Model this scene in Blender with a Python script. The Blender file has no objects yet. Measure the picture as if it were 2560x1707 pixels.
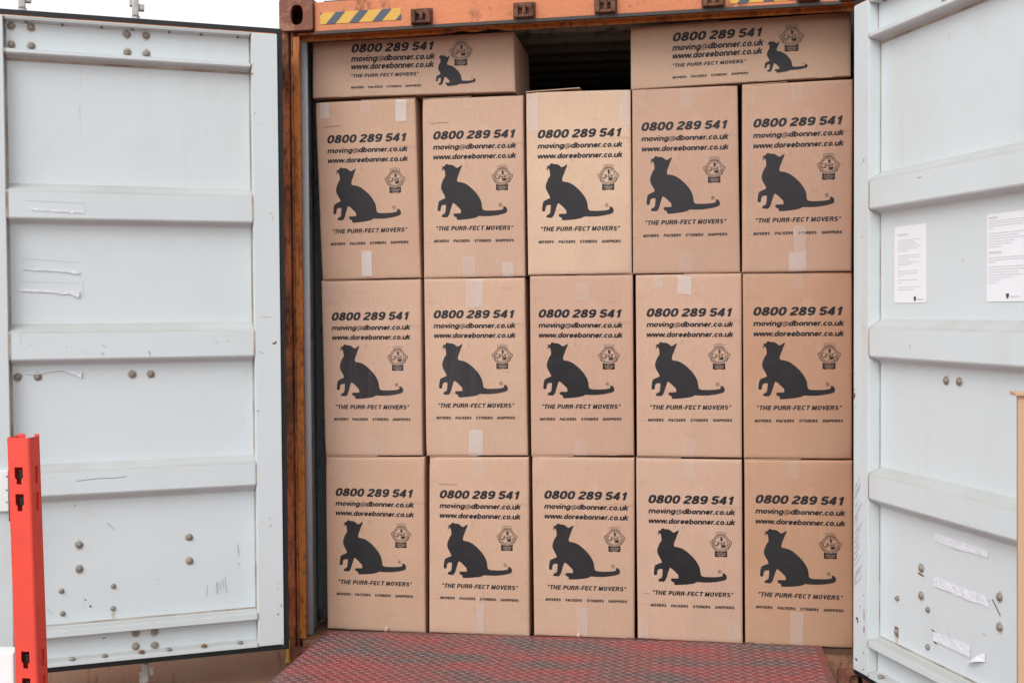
import bpy, bmesh, math, random
from mathutils import Vector, Matrix
random.seed(7)
S = bpy.context.scene
COL = S.collection

# ------------------------------------------------------------ camera, sky, sun
cam = bpy.data.cameras.new('camera'); camo = bpy.data.objects.new('camera', cam); COL.objects.link(camo)
cam.sensor_width = 36; cam.lens = 40.65; cam.clip_start = 0.05; cam.clip_end = 2000
_R = ((0.988041, 0.154059, -0.006369), (0.002225, 0.027056, 0.999631), (-0.154175, 0.987691, -0.026389))
camo.matrix_world = Matrix(((_R[0][0], _R[1][0], -_R[2][0], 0.5102), (_R[0][1], _R[1][1], -_R[2][1], -4.8562),
                            (_R[0][2], _R[1][2], -_R[2][2], 1.4182), (0, 0, 0, 1)))
S.camera = camo
SUN_EL, SUN_AZ = math.radians(45), math.radians(205)      # azimuth measured from +Y, clockwise: behind the camera
w = bpy.data.worlds.new('World'); S.world = w; w.use_nodes = True
nt = w.node_tree; bg = nt.nodes['Background']
sky = nt.nodes.new('ShaderNodeTexSky'); sky.sky_type = 'NISHITA'; sky.sun_disc = False
sky.sun_elevation = SUN_EL; sky.sun_rotation = SUN_AZ; sky.dust_density = 1.0; sky.air_density = 1.0
hs = nt.nodes.new('ShaderNodeHueSaturation'); hs.inputs['Saturation'].default_value = 0.10
nt.links.new(sky.outputs[0], hs.inputs['Color']); nt.links.new(hs.outputs[0], bg.inputs['Color'])
bg.inputs['Strength'].default_value = 0.13
sl = bpy.data.lights.new('sun', 'SUN'); sl.energy = 1.0; sl.angle = math.radians(40); sl.color = (1, .98, .95)
so = bpy.data.objects.new('sun', sl); COL.objects.link(so)
sd = Vector((math.sin(SUN_AZ) * math.cos(SUN_EL), math.cos(SUN_AZ) * math.cos(SUN_EL), math.sin(SUN_EL)))
so.rotation_euler = sd.to_track_quat('Z', 'Y').to_euler()
S.view_settings.view_transform = 'Standard'; S.view_settings.look = 'None'
S.view_settings.exposure = 0.84; S.view_settings.gamma = 1; S.view_settings.use_curve_mapping = False
S.cycles.max_bounces = 8

# ------------------------------------------------------------ helpers
def finish(name, me, mat, parent=None, smooth=False):
    o = bpy.data.objects.new(name, me); COL.objects.link(o)
    me.materials.append(mat)
    if parent:
        base = parent
        off = Vector((0, 0, 0))
        while base:
            off += base.location; base = base.parent
        me.transform(Matrix.Translation(-off)); o.parent = parent
    if smooth:
        for p in me.polygons: p.use_smooth = True
    return o
def tag(o, label=None, cat=None, group=None, kind=None):
    if label: o['label'] = label
    if cat: o['category'] = cat
    if group: o['group'] = group
    if kind: o['kind'] = kind
    return o
def empty(name, loc, label, cat, group=None):
    o = bpy.data.objects.new(name, None); COL.objects.link(o); o.location = loc
    o.empty_display_size = .1
    return tag(o, label, cat, group)
class MB:
    """collects faces in world coordinates, builds one mesh"""
    def __init__(s): s.v = []; s.f = []
    def add(s, vs, fs):
        n = len(s.v); s.v += [tuple(v) for v in vs]; s.f += [tuple(i + n for i in f) for f in fs]
    def hexa(s, p):     # p: 8 points, front ring (4) then back ring (4)
        s.add(p, [(0,1,2,3),(7,6,5,4),(0,4,5,1),(1,5,6,2),(2,6,7,3),(3,7,4,0)])
    def box(s, x0, x1, y0, y1, z0, z1, m=None):
        p = [(x0,y0,z1),(x1,y0,z1),(x1,y0,z0),(x0,y0,z0),(x0,y1,z1),(x1,y1,z1),(x1,y1,z0),(x0,y1,z0)]
        if m: p = [m(*q) for q in p]
        s.hexa(p)
    def cyl(s, c, axis, r, h, n=12, r2=None, caps=True, rot=0):
        a = Vector(axis).normalized(); t = a.orthogonal().normalized(); b = a.cross(t); c = Vector(c)
        r2 = r if r2 is None else r2
        vs = []
        for k, rr in ((0, r), (h, r2)):
            for i in range(n):
                an = 2*math.pi*i/n + rot; vs.append(c + a*k + (t*math.cos(an) + b*math.sin(an))*rr)
        fs = [(i, (i+1) % n, n+(i+1) % n, n+i) for i in range(n)]
        if caps: fs += [tuple(range(n-1, -1, -1)), tuple(range(n, 2*n))]
        s.add(vs, fs)
    def dome(s, c, axis, r, h, n=14, k=4):
        a = Vector(axis).normalized(); t = a.orthogonal().normalized(); b = a.cross(t); c = Vector(c)
        vs = []
        for j in range(k):
            th = math.pi/2*j/k
            for i in range(n):
                an = 2*math.pi*i/n; vs.append(c + a*h*math.sin(th) + (t*math.cos(an)+b*math.sin(an))*r*math.cos(th))
        vs.append(c + a*h)
        fs = [(j*n+i, j*n+(i+1) % n, (j+1)*n+(i+1) % n, (j+1)*n+i) for j in range(k-1) for i in range(n)]
        fs += [((k-1)*n+i, (k-1)*n+(i+1) % n, k*n) for i in range(n)]
        s.add(vs, fs)
    def build(s, name, mat, parent=None, smooth=False, bevel=0, seg=2):
        me = bpy.data.meshes.new(name); me.from_pydata(s.v, [], s.f); me.validate(); me.update()
        bm = bmesh.new(); bm.from_mesh(me)
        bmesh.ops.recalc_face_normals(bm, faces=bm.faces)
        if bevel: bmesh.ops.bevel(bm, geom=bm.edges[:], offset=bevel, segments=seg, affect='EDGES', profile=.6)
        bm.to_mesh(me); bm.free()
        return finish(name, me, mat, parent, smooth)
def shape(outer, holes, thick):
    """flat outline with holes -> (verts, faces) of a plate in local x,y with thickness along -z.."""
    c = bpy.data.curves.new('tmp', 'CURVE'); c.dimensions = '2D'; c.fill_mode = 'BOTH'; c.extrude = thick/2
    for ring in [outer] + holes:
        sp = c.splines.new('POLY'); sp.points.add(len(ring)-1); sp.use_cyclic_u = True
        for i, q in enumerate(ring): sp.points[i].co = (q[0], q[1], 0, 1)
    o = bpy.data.objects.new('tmp', c); COL.objects.link(o)
    dg = bpy.context.evaluated_depsgraph_get(); me = bpy.data.meshes.new_from_object(o.evaluated_get(dg))
    vs = [tuple(v.co) for v in me.vertices]; fs = [tuple(p.vertices) for p in me.polygons]
    bpy.data.objects.remove(o); bpy.data.curves.remove(c); bpy.data.meshes.remove(me)
    return vs, fs

def absorb(target, o):
    # a surface mark becomes part of the mesh it lies on, keeping its own material
    me = target.data; idx = len(me.materials); me.materials.append(o.data.materials[0])
    vs = [tuple(v.co) for v in o.data.vertices]; fs = [tuple(p.vertices) for p in o.data.polygons]
    bm = bmesh.new(); bm.from_mesh(me); bv = [bm.verts.new(v) for v in vs]
    for f in fs:
        try: q = bm.faces.new([bv[i] for i in f]); q.material_index = idx
        except ValueError: pass
    bm.to_mesh(me); bm.free(); old = o.data; bpy.data.objects.remove(o); bpy.data.meshes.remove(old)

# ------------------------------------------------------------ materials
def srgb(r, g, b):
    f = lambda c: (c/255/12.92) if c/255 <= .04045 else ((c/255+.055)/1.055)**2.4
    return (f(r), f(g), f(b), 1)
class Mat:
    def __init__(s, name, col=(.5,.5,.5,1), rough=.6, metal=0, spec=.5):
        s.m = bpy.data.materials.new(name); s.m.use_nodes = True; s.t = s.m.node_tree
        s.p = s.t.nodes['Principled BSDF']; s.p.inputs['Roughness'].default_value = rough
        s.p.inputs['Metallic'].default_value = metal; s.p.inputs['Specular IOR Level'].default_value = spec
        s.tc = s.n('ShaderNodeTexCoord'); s.col = s.rgb(col); s.link(s.col, s.p.inputs['Base Color'])
    def n(s, t, **k):
        x = s.t.nodes.new(t)
        for a, b in k.items(): setattr(x, a, b)
        return x
    def link(s, a, b): s.t.links.new(a, b)
    def rgb(s, c):
        x = s.n('ShaderNodeRGB'); x.outputs[0].default_value = c if len(c) == 4 else (*c, 1); return x.outputs[0]
    def coord(s, sc=(1,1,1), rot=(0,0,0), loc=(0,0,0)):
        m = s.n('ShaderNodeMapping'); m.inputs['Scale'].default_value = sc; m.inputs['Rotation'].default_value = rot
        m.inputs['Location'].default_value = loc
        if any(rot): m.vector_type = 'TEXTURE'; m.inputs['Scale'].default_value = tuple(1/q for q in sc)
        s.link(s.tc.outputs['Object'], m.inputs['Vector']); return m.outputs[0]
    def noise(s, scale, sc=(1,1,1), detail=4, rough=.55, lo=.4, hi=.6, loc=(0,0,0), rot=(0,0,0)):
        x = s.n('ShaderNodeTexNoise'); x.inputs['Scale'].default_value = scale; x.inputs['Detail'].default_value = detail
        x.inputs['Roughness'].default_value = rough
        s.link(s.coord(sc, rot, loc), x.inputs['Vector'])
        r = s.n('ShaderNodeMapRange'); r.inputs['From Min'].default_value = lo; r.inputs['From Max'].default_value = hi
        s.link(x.outputs['Fac'], r.inputs['Value']); return r.outputs[0]
    def scale(s, a, k):
        x = s.n('ShaderNodeMath', operation='MULTIPLY'); s.link(a, x.inputs[0])
        if isinstance(k, (int, float)): x.inputs[1].default_value = k
        else: s.link(k, x.inputs[1])
        return x.outputs[0]
    def mix(s, fac, c, mode='MIX'):
        x = s.n('ShaderNodeMix', data_type='RGBA', blend_type=mode)
        if isinstance(fac, (int, float)): x.inputs[0].default_value = fac
        else: s.link(fac, x.inputs[0])
        s.link(s.col, x.inputs[6])
        if isinstance(c, tuple): x.inputs[7].default_value = c if len(c) == 4 else (*c, 1)
        else: s.link(c, x.inputs[7])
        s.col = x.outputs[2]; s.link(s.col, s.p.inputs['Base Color']); return s
    def bump(s, h, dist, strength=1, chain=None):
        b = s.n('ShaderNodeBump'); b.inputs['Distance'].default_value = dist; b.inputs['Strength'].default_value = strength
        s.link(h, b.inputs['Height'])
        if chain: s.link(chain, b.inputs['Normal'])
        s.link(b.outputs[0], s.p.inputs['Normal']); return b.outputs[0]
    def rough(s, h, a, b):
        r = s.n('ShaderNodeMapRange'); r.inputs['To Min'].default_value = a; r.inputs['To Max'].default_value = b
        s.link(h, r.inputs['Value']); s.link(r.outputs[0], s.p.inputs['Roughness'])

def m_cardboard(mult=None, name='cardboard'):
    a = Mat(name, (.5,.5,.5,1), .82, spec=.25)
    oi = a.n('ShaderNodeObjectInfo'); a.col = oi.outputs['Color']
    if mult: a.mix(1.0, (mult, mult, mult, 1), 'MULTIPLY')
    a.mix(a.scale(a.noise(3.2, (1,1,.7), 5, lo=.3, hi=.75), .42), (.37,.24,.165))
    a.mix(a.scale(a.noise(1.6, (1,1,1), 2, lo=.45, hi=.7, loc=(3,1,2)), .22), (.60,.44,.33))
    a.mix(a.scale(a.noise(300, (1,1,.12), 3, lo=.3, hi=.7), .18), (.25,.15,.10))         # fluting lines
    a.mix(a.scale(a.noise(90, (.15,1,2.2), 3, lo=.62, hi=.75), .12), (.3,.2,.14))
    a.mix(a.scale(a.noise(11, (1,1,.35), 6, .7, lo=.63, hi=.74, loc=(7,2,5)), .38), (.30,.20,.14))
    a.mix(a.scale(a.noise(5, (1,1,.5), 7, .75, lo=.58, hi=.72, loc=(1,9,4)), .30), (.66,.50,.39))
    a.mix(a.scale(a.noise(4, (.25,1,5), 3, .6, lo=.66, hi=.69, loc=(1,2,9)), .25), (.30,.20,.14))
    b1 = a.bump(a.noise(2.2, detail=2, lo=0, hi=1), .02, .35)
    a.bump(a.noise(120, (1,1,.1), 2, lo=0, hi=1), .0006, .5, b1)
    return a.m
def m_ink(stripes=False):
    a = Mat('ink', (.034,.032,.036,1), .6, spec=.22)
    oi = a.n('ShaderNodeObjectInfo'); a.mix(1.0, oi.outputs['Color'], 'MULTIPLY')
    a.mix(a.scale(a.noise(9, detail=5, lo=.45, hi=.8), .3), (.055,.048,.048))
    a.mix(a.scale(a.noise(260, (1,1,.2), 3, lo=.6, hi=.8), .25), (.11,.085,.07))
    if stripes:
        wv = a.n('ShaderNodeTexWave', wave_type='BANDS', bands_direction='X'); wv.inputs['Scale'].default_value = 32
        wv.inputs['Distortion'].default_value = .6; a.link(a.coord(), wv.inputs['Vector'])
        r = a.n('ShaderNodeMapRange'); r.inputs['From Min'].default_value = .6; r.inputs['From Max'].default_value = .95
        a.link(wv.outputs['Fac'], r.inputs['Value'])
        a.mix(a.scale(a.scale(r.outputs[0], a.noise(30, (1,1,.15), 3, lo=.35, hi=.6)), .15), (.30,.21,.17))
    return a.m
def m_tape():
    a = Mat('tape', (.74,.68,.64,1), .36, spec=.4)
    oi = a.n('ShaderNodeObjectInfo')
    nz = a.noise(14, (1,1,.3), 2, lo=.3, hi=.75)
    x = a.n('ShaderNodeMath', operation='MULTIPLY_ADD'); a.link(nz, x.inputs[0]); x.inputs[1].default_value = .25; x.inputs[2].default_value = .8
    a.link(a.scale(x.outputs[0], oi.outputs['Alpha']), a.p.inputs['Alpha'])
    a.bump(a.noise(12, (1,1,.4), 1, lo=.2, hi=.8), .004, .3); return a.m
def m_door():
    a = Mat('white_paint', (.615,.678,.705,1), .38, spec=.45)
    a.mix(a.scale(a.noise(.9, detail=3, lo=.35, hi=.7), .5), (.57,.63,.65))
    a.mix(a.scale(a.noise(2.2, (1,1,.35), 5, lo=.5, hi=.8), .25), (.57,.58,.56))
    a.mix(a.scale(a.noise(26, (1,1,.12), 6, .7, lo=.66, hi=.74), .45), (.38,.36,.33))
    a.mix(a.scale(a.noise(3.5, (1,1,.10), 6, .7, lo=.56, hi=.74, loc=(3,8,1)), .30), (.47,.46,.42))
    a.mix(a.scale(a.noise(1.4, (1,1,1), 6, .75, lo=.52, hi=.70, loc=(9,8,1)), .28), (.50,.51,.50))
    a.mix(a.scale(a.noise(34, (1,1,1), 5, .65, lo=.725, hi=.745, loc=(4,4,4)), .9), (.16,.10,.07))
    a.bump(a.noise(1.3, detail=2, lo=0, hi=1), .02, .12); return a.m
def m_rustpaint(name, paint, rust, amount, sc=(1,1,.35), rough=.55):
    a = Mat(name, paint, rough, spec=.35)
    a.mix(a.scale(a.noise(2.5, sc, 5, lo=.35, hi=.7), .45), tuple(c*.72 for c in paint[:3]))
    lo = .72-amount*.4
    a.mix(a.scale(a.noise(9, sc, 8, .68, lo=lo, hi=lo+.10), .85), rust)
    a.mix(a.scale(a.noise(55, (1,1,.5), 6, .7, lo=lo+.02, hi=lo+.14, loc=(5,3,1)), .7), tuple(c*.45 for c in rust[:3]))
    a.rough(a.noise(9, sc, 8, .68, lo=lo, hi=lo+.1), rough, .9)
    a.bump(a.noise(60, detail=6, lo=.3, hi=.7), .002, .6); return a.m
M = {}
M['card'] = m_cardboard(); M['card_pale'] = m_cardboard(1.3, 'worn_cardboard'); M['card_dark'] = m_cardboard(.66, 'creased_cardboard'); M['ink'] = m_ink(); M['ink_striped'] = m_ink(True); M['tape'] = m_tape(); M['door'] = m_door()
M['header'] = m_rustpaint('faded_orange_paint', (.60,.21,.095,1), (.15,.07,.04), .33, (.8,1,.5))
M['orange'] = m_rustpaint('orange_paint', (.48,.160,.030,1), (.17,.065,.03), .55, (1,1,.2))
M['orange_dark'] = m_rustpaint('rusty_red_paint', (.50,.15,.055,1), (.11,.05,.03), .62, (1,1,.3))
M['casting'] = m_rustpaint('rusty_casting', (.20,.075,.05,1), (.34,.17,.11), .5, (1.6,1.6,1.6), .7)
M['rust'] = m_rustpaint('rust', (.17,.075,.045,1), (.07,.035,.025), .6, (1,1,1), .8)
M['sill'] = m_rustpaint('worn_sill', (.26,.13,.075,1), (.10,.06,.045), .5, (1,1,1), .8)
M['liptrim'] = m_rustpaint('grimy_lip', (.075,.065,.06,1), (.16,.07,.035), .3, (.4,1,1), .8)
M['lining'] = m_rustpaint('grey_lining', (.24,.26,.275,1), (.035,.035,.035), .42, (1,1,.5), .5)
M['tube'] = m_rustpaint('grey_tube', (.42,.45,.48,1), (.07,.07,.07), .28, (1,1,.4), .5)
M['roof'] = m_rustpaint('grey_roof', (.42,.44,.44,1), (.10,.10,.10), .4, (1,1,1), .6)
def simple(name, c, r=.5, metal=0, nz=None, b=None):
    a = Mat(name, c, r, metal)
    if nz: a.mix(a.scale(a.noise(nz[0], detail=5, lo=.4, hi=.7), nz[1]), nz[2])
    if b: a.bump(a.noise(b[0], detail=4, lo=.2, hi=.8), b[1], .6)
    return a.m
M['rubber'] = simple('rubber', (.008,.009,.011,1), .6, nz=(20,.4,(.02,.02,.022)), b=(80,.001))
M['dimmed'] = simple('dimmed_white_paint', (.45,.47,.465,1), .8, nz=(5,.6,(.37,.38,.36)))
M['bolt'] = simple('bolt', (.29,.26,.225,1), .6, .15, nz=(60,.7,(.17,.13,.10)), b=(150,.002))
M['white'] = simple('white_label', (.80,.83,.88,1), .35, nz=(8,.3,(.78,.78,.82)))
M['paper'] = simple('torn_paper', (.72,.75,.80,1), .8, nz=(30,.5,(.60,.62,.68)), b=(60,.006))
M['grey_text'] = simple('grey_text', (.62,.62,.66,1), .5)
M['dark_text'] = simple('dark_text', (.06,.06,.07,1), .5)
M['sealant'] = simple('sealant', (.44,.40,.35,1), .8, nz=(9,.9,(.20,.15,.11)))
M['glue'] = simple('glue_trace', (.50,.53,.54,1), .7, nz=(40,.8,(.60,.64,.66)))
M['scuff'] = simple('scuff', (.36,.37,.37,1), .8, nz=(90,.7,(.5,.51,.51)))
M['rust_spot'] = simple('rust_spot', (.20,.10,.05,1), .9, nz=(60,.7,(.10,.05,.03)))
M['stain'] = simple('bolt_stain', (.50,.49,.46,1), .8, nz=(45,.8,(.36,.31,.26)))
M['rust_drip'] = simple('rust_drip', (.56,.46,.30,1), .8, nz=(60,.6,(.6,.56,.46)))
M['yellow'] = simple('yellow', (.62,.36,.045,1), .5, nz=(30,.4,(.5,.28,.05)))
M['blue'] = simple('navy', (.045,.065,.10,1), .5, nz=(30,.3,(.08,.09,.12)))
M['rack'] = simple('orange_red_powder_coat', (.79,.070,.046,1), .42, nz=(9,.6,(.60,.065,.045)), b=(200,.0006))
M['black'] = simple('black_plastic', (.015,.013,.012,1), .5)
M['cam'] = simple('galvanised', (.52,.50,.50,1), .55, .2, nz=(35,.6,(.32,.28,.26)), b=(60,.003))
M['whiteplate'] = simple('white_plate', (.80,.83,.84,1), .4, nz=(8,.3,(.7,.73,.74)))
M['scratch'] = simple('brown_crease', (.16,.08,.06,1), .8)
M['tornboard'] = simple('torn_board', (.56,.40,.31,1), .9, b=(80,.004))
a = Mat('weathered_board', (.52,.35,.235,1), .7, spec=.3)
a.mix(a.scale(a.noise(14, (1,1,.06), 6, .6, lo=.4, hi=.65), .5), (.52,.33,.20))
a.mix(a.scale(a.noise(60, (1,1,.08), 4, lo=.6, hi=.75), .4), (.36,.22,.13)); M['board'] = a.m
a = Mat('tread_plate', (.115,.085,.08,1), .6, .1, .4)
a.mix(a.scale(a.noise(3.2, (.6,1.5,1), 6, .65, lo=.40, hi=.60), .95), (.31,.070,.068))
a.mix(a.scale(a.noise(26, (1,1,1), 6, .7, lo=.48, hi=.62), .5), (.08,.055,.05))
a.mix(a.scale(a.noise(2.0, (.4,2.4,1), 5, .6, lo=.6, hi=.7, loc=(2,5,0)), .4), (.24,.035,.03))
a.mix(a.scale(a.noise(9, (1,1,1), 5, .6, lo=.58, hi=.7, loc=(2,5,0)), .35), (.12,.10,.095))
a.rough(a.noise(12, detail=5, lo=.3, hi=.7), .35, .7); M['tread'] = a.m
a = Mat('tread_lug', (.17,.125,.12,1), .65, .1, .3)
a.mix(a.scale(a.noise(3.2, (.6,1.5,1), 6, .65, lo=.40, hi=.60), .85), (.33,.085,.082))
a.mix(a.scale(a.noise(2.0, (.4,2.4,1), 5, .6, lo=.6, hi=.7, loc=(2,5,0)), .35), (.30,.05,.045)); M['lug'] = a.m
a = Mat('brown_ground', (.24,.120,.075,1), .9, spec=.08)
a.mix(a.scale(a.noise(1.2, (2.5,.35,1), 5, lo=.4, hi=.65, rot=(0,0,math.radians(26))), .5), (.24,.15,.11))
a.mix(a.scale(a.noise(7, (3,.12,1), 5, lo=.60, hi=.68, rot=(0,0,math.radians(26))), .7), (.075,.032,.02))
a.bump(a.noise(40, detail=6, lo=.3, hi=.7), .004, .5); M['ground'] = a.m
a = Mat('wood_floor', (.12,.065,.04,1), .8, spec=.3)
a.mix(a.scale(a.noise(6, (1,.15,1), 6, lo=.4, hi=.65), .6), (.06,.035,.025))
a.mix(a.scale(a.noise(30, detail=4, lo=.66, hi=.72), .7), (.42,.36,.3)); M['floor'] = a.m

# ------------------------------------------------------------ hand-drawn heavy oblique lettering
W = .20; H = W/2
def arc(cx, cy, rx, ry, a0, a1, n=10, e=2.0):
    out = []
    for i in range(n+1):
        a = math.radians(a0 + (a1-a0)*i/n); c, s_ = math.cos(a), math.sin(a)
        out.append((cx + rx*math.copysign(abs(c)**(2/e), c), cy + ry*math.copysign(abs(s_)**(2/e), s_)))
    return out
def ring(cx, cy, rx, ry, e=2.2, n=16): return ('loop', arc(cx, cy, rx, ry, 0, 360, n, e)[:-1])
X = .74                    # x height
def bowl(x0, w): return ring(x0+w/2, X/2, w/2-H, X/2-H)
G = {   # glyph: (advance, [strokes]); a stroke is a centre line, drawn W wide
 '0': (.70, [ring(.33,.5,.33-H,.5-H,2.4)]),
 '1': (.62, [[(.34,0),(.34,1)],[(.08,.72),(.24,.745),(.34,.86)]]),
 '2': (.70, [arc(.33,.70,.33-H,.30-H,175,-30,9)+[(.12,.22),(.10,H)],[(.0,H),(.62,H)]]),
 '4': (.70, [[(.44,0),(.44,1)],[(.42,.93),(.08,.33)],[(.0,.28),(.64,.28)]]),
 '5': (.70, [[(.60,1-H),(.12,1-H)],[(.15,.92),(.11,.50)],arc(.33,.33,.33-H,.33-H,145,-165,12)]),
 '8': (.70, [ring(.33,.735,.28-H,.265-H),ring(.33,.28,.33-H,.28-H)]),
 '9': (.70, [ring(.33,.67,.33-H,.33-H),[(.56,.66)]+arc(.33,.33,.23,.23,0,-150,9)]),
 'm': (1.04,[[(H,0),(H,X)],[(.11,.50)]+arc(.30,X-.27,.18,.17,140,0,7)+[(.48,0)],[(.49,.50)]+arc(.69,X-.27,.18,.17,140,0,7)+[(.87,0)]]),
 'n': (.66, [[(H,0),(H,X)],[(.11,.48)]+arc(.31,X-.29,.19,.19,140,0,7)+[(.50,0)]]),
 'o': (.66, [bowl(0,.60)]),
 'v': (.58, [[(.05,X),(.27,.04)],[(.49,X),(.27,.04)]]),
 'i': (.30, [[(H,0),(H,X-.06)],[(H,.86),(H,1.02)]]),
 'g': (.68, [bowl(0,.60),[(.52,X)]+[(.52,.05)]+arc(.30,-.02,.22,.15,0,-155,8)]),
 'd': (.68, [bowl(0,.60),[(.52,0),(.52,1.02)]]),
 'b': (.68, [bowl(.02,.60),[(H,0),(H,1.02)]]),
 'e': (.66, [arc(.30,X/2,.30-H,X/2-H,0,325,14,2.2),[(.14,X/2-.02),(.56,X/2-.02)]]),
 'r': (.44, [[(H,0),(H,X)],[(.11,.46)]+arc(.34,X-.27,.22,.18,150,85,5)]),
 '.': (.30, [[(H,0),(H,W)]]),
 'c': (.62, [arc(.30,X/2,.30-H,X/2-H,40,320,13,2.2)]),
 'u': (.66, [[(H,X),(H,.28)]+arc(.29,.27,.19,.18,180,320,7),[(.50,X),(.50,0)]]),
 'k': (.64, [[(H,0),(H,1.02)],[(.50,X),(.16,.34)],[(.24,.44),(.52,0)]]),
 'w': (.92, [[(.06,X),(.22,.04)],[(.44,X),(.22,.04)],[(.42,X),(.64,.04)],[(.84,X),(.64,.04)]]),
 '@': (.98, [('thin',arc(.46,.36,.42,.44,-50,300,20)),('thin',arc(.44,.36,.17,.20,0,360,12)),('thin',[(.64,.58),(.60,.24),(.72,.17),(.86,.30)])]),
 'T': (.66, [[(0,1-H),(.64,1-H)],[(.32,0),(.32,.9)]]),
 'H': (.76, [[(H,0),(H,1)],[(.58,0),(.58,1)],[(.1,.5),(.58,.5)]]),
 'E': (.66, [[(H,0),(H,1)],[(.1,1-H),(.58,1-H)],[(.1,.5),(.54,.5)],[(.1,H),(.60,H)]]),
 'F': (.62, [[(H,0),(H,1)],[(.1,1-H),(.58,1-H)],[(.1,.48),(.52,.48)]]),
 'P': (.68, [[(H,0),(H,1)],[(.1,1-H),(.36,1-H)]+arc(.36,.67,.18,.23,90,-90,7)+[(.1,.44)]]),
 'R': (.72, [[(H,0),(H,1)],[(.1,1-H),(.38,1-H)]+arc(.38,.70,.17,.20,90,-90,7)+[(.1,.50)],[(.36,.48),(.50,.40),(.54,.22),(.57,0)]]),
 'B': (.72, [[(H,0),(H,1)],[(.1,1-H),(.36,1-H)]+arc(.36,.72,.16,.18,90,-90,6)+[(.1,.54)],[(.36,.52)]+arc(.36,.31,.20,.21,90,-90,7)+[(.1,H)]]),
 'U': (.74, [[(H,1),(H,.36)]+arc(.34,.35,.24,.25,180,360,10)+[(.58,1)]]),
 'C': (.74, [arc(.36,.5,.27,.4,42,318,14,2.2)]),
 'M': (.88, [[(H,0),(H,1)],[(.70,0),(.70,1)],[(.14,.95),(.40,.10)],[(.66,.95),(.40,.10)]]),
 'O': (.78, [ring(.36,.5,.26,.4,2.2)]),
 'V': (.70, [[(.06,1),(.33,.04)],[(.60,1),(.33,.04)]]),
 'S': (.70, [arc(.33,.705,.22,.195,35,270,10)[:-1]+arc(.33,.295,.24,.205,90,-145,10)]),
 'A': (.74, [[(.05,0),(.34,.97)],[(.64,0),(.34,.97)],[(.14,.28),(.56,.28)]]),
 'K': (.74, [[(H,0),(H,1)],[(.60,1),(.16,.42)],[(.28,.56),(.62,0)]]),
 'I': (.30, [[(H,0),(H,1)]]),
 'G': (.76, [arc(.36,.5,.27,.4,42,300,13,2.2)+[(.60,.2),(.60,.45),(.36,.45)]]),
 '-': (.40, [[(.04,.40),(.32,.40)]]),
 '\u201c': (.40, [('q',[(.05,.66),(.07,.84),(.14,.98)]),('q',[(.22,.66),(.24,.84),(.31,.98)])]),
 '\u201d': (.40, [('q',[(.08,.66),(.14,.84),(.15,.98)]),('q',[(.25,.66),(.31,.84),(.32,.98)])]),
 ' ': (.34, []),
}
def strip(path, closed, w):
    n = len(path); L = []; R = []
    for i in range(n):
        if closed: a, b = path[i-1], path[(i+1) % n]
        else: a, b = path[max(i-1,0)], path[min(i+1,n-1)]
        p = path[i]
        def nrm(u, v):
            dx, dy = v[0]-u[0], v[1]-u[1]; l = math.hypot(dx, dy) or 1; return (-dy/l, dx/l)
        n1 = nrm(a, p) if a != p else nrm(p, b); n2 = nrm(p, b) if b != p else n1
        mx, my = n1[0]+n2[0], n1[1]+n2[1]; l = math.hypot(mx, my) or 1; mx /= l; my /= l
        k = min(1/max(.3, mx*n1[0]+my*n1[1]), 1.8)*w/2
        L.append((p[0]+mx*k, p[1]+my*k)); R.append((p[0]-mx*k, p[1]-my*k))
    f = [(i, (i+1) % n, n+(i+1) % n, n+i) for i in range(n if closed else n-1)]
    return L+R, f
def text_geo(txt, space=.34, track=.05, slant=.20, weight=1.0):
    """-> list of (verts, faces) strokes and the total width; cap height is 1"""
    x = 0; out = []
    for ch in txt:
        adv, st = G[ch]
        low = ch in 'moving@dbeckuwr'; kx = 1.17 if low else 1
        if low: adv = (adv-.06)*1.13+.02
        if ch == '.': adv = .27
        if ch == ' ': x += space; continue
        for s in st:
            closed = thin = isq = False; raw = s
            if isinstance(s, tuple): closed = s[0] == 'loop'; thin = s[0] == 'thin'; isq = s[0] == 'q'; s = s[1]
            if low: s = [(H+(a-H)*kx, b) for a, b in s]
            v, f = strip(s, closed, (W*.45 if thin else W*.7 if isq else W)*weight)
            out.append(([(x+a+slant*b, b) for a, b in v], f))
        x += adv + track
    xs = [q[0] for v, f in out for q in v]
    x0, x1 = min(xs), max(xs)
    return [([((a-x0)/(x1-x0), b) for a, b in v], f) for v, f in out]
LINES = {}
def line(txt, **k):
    if txt not in LINES: LINES[txt] = text_geo(txt, **k)
    return LINES[txt]
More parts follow.
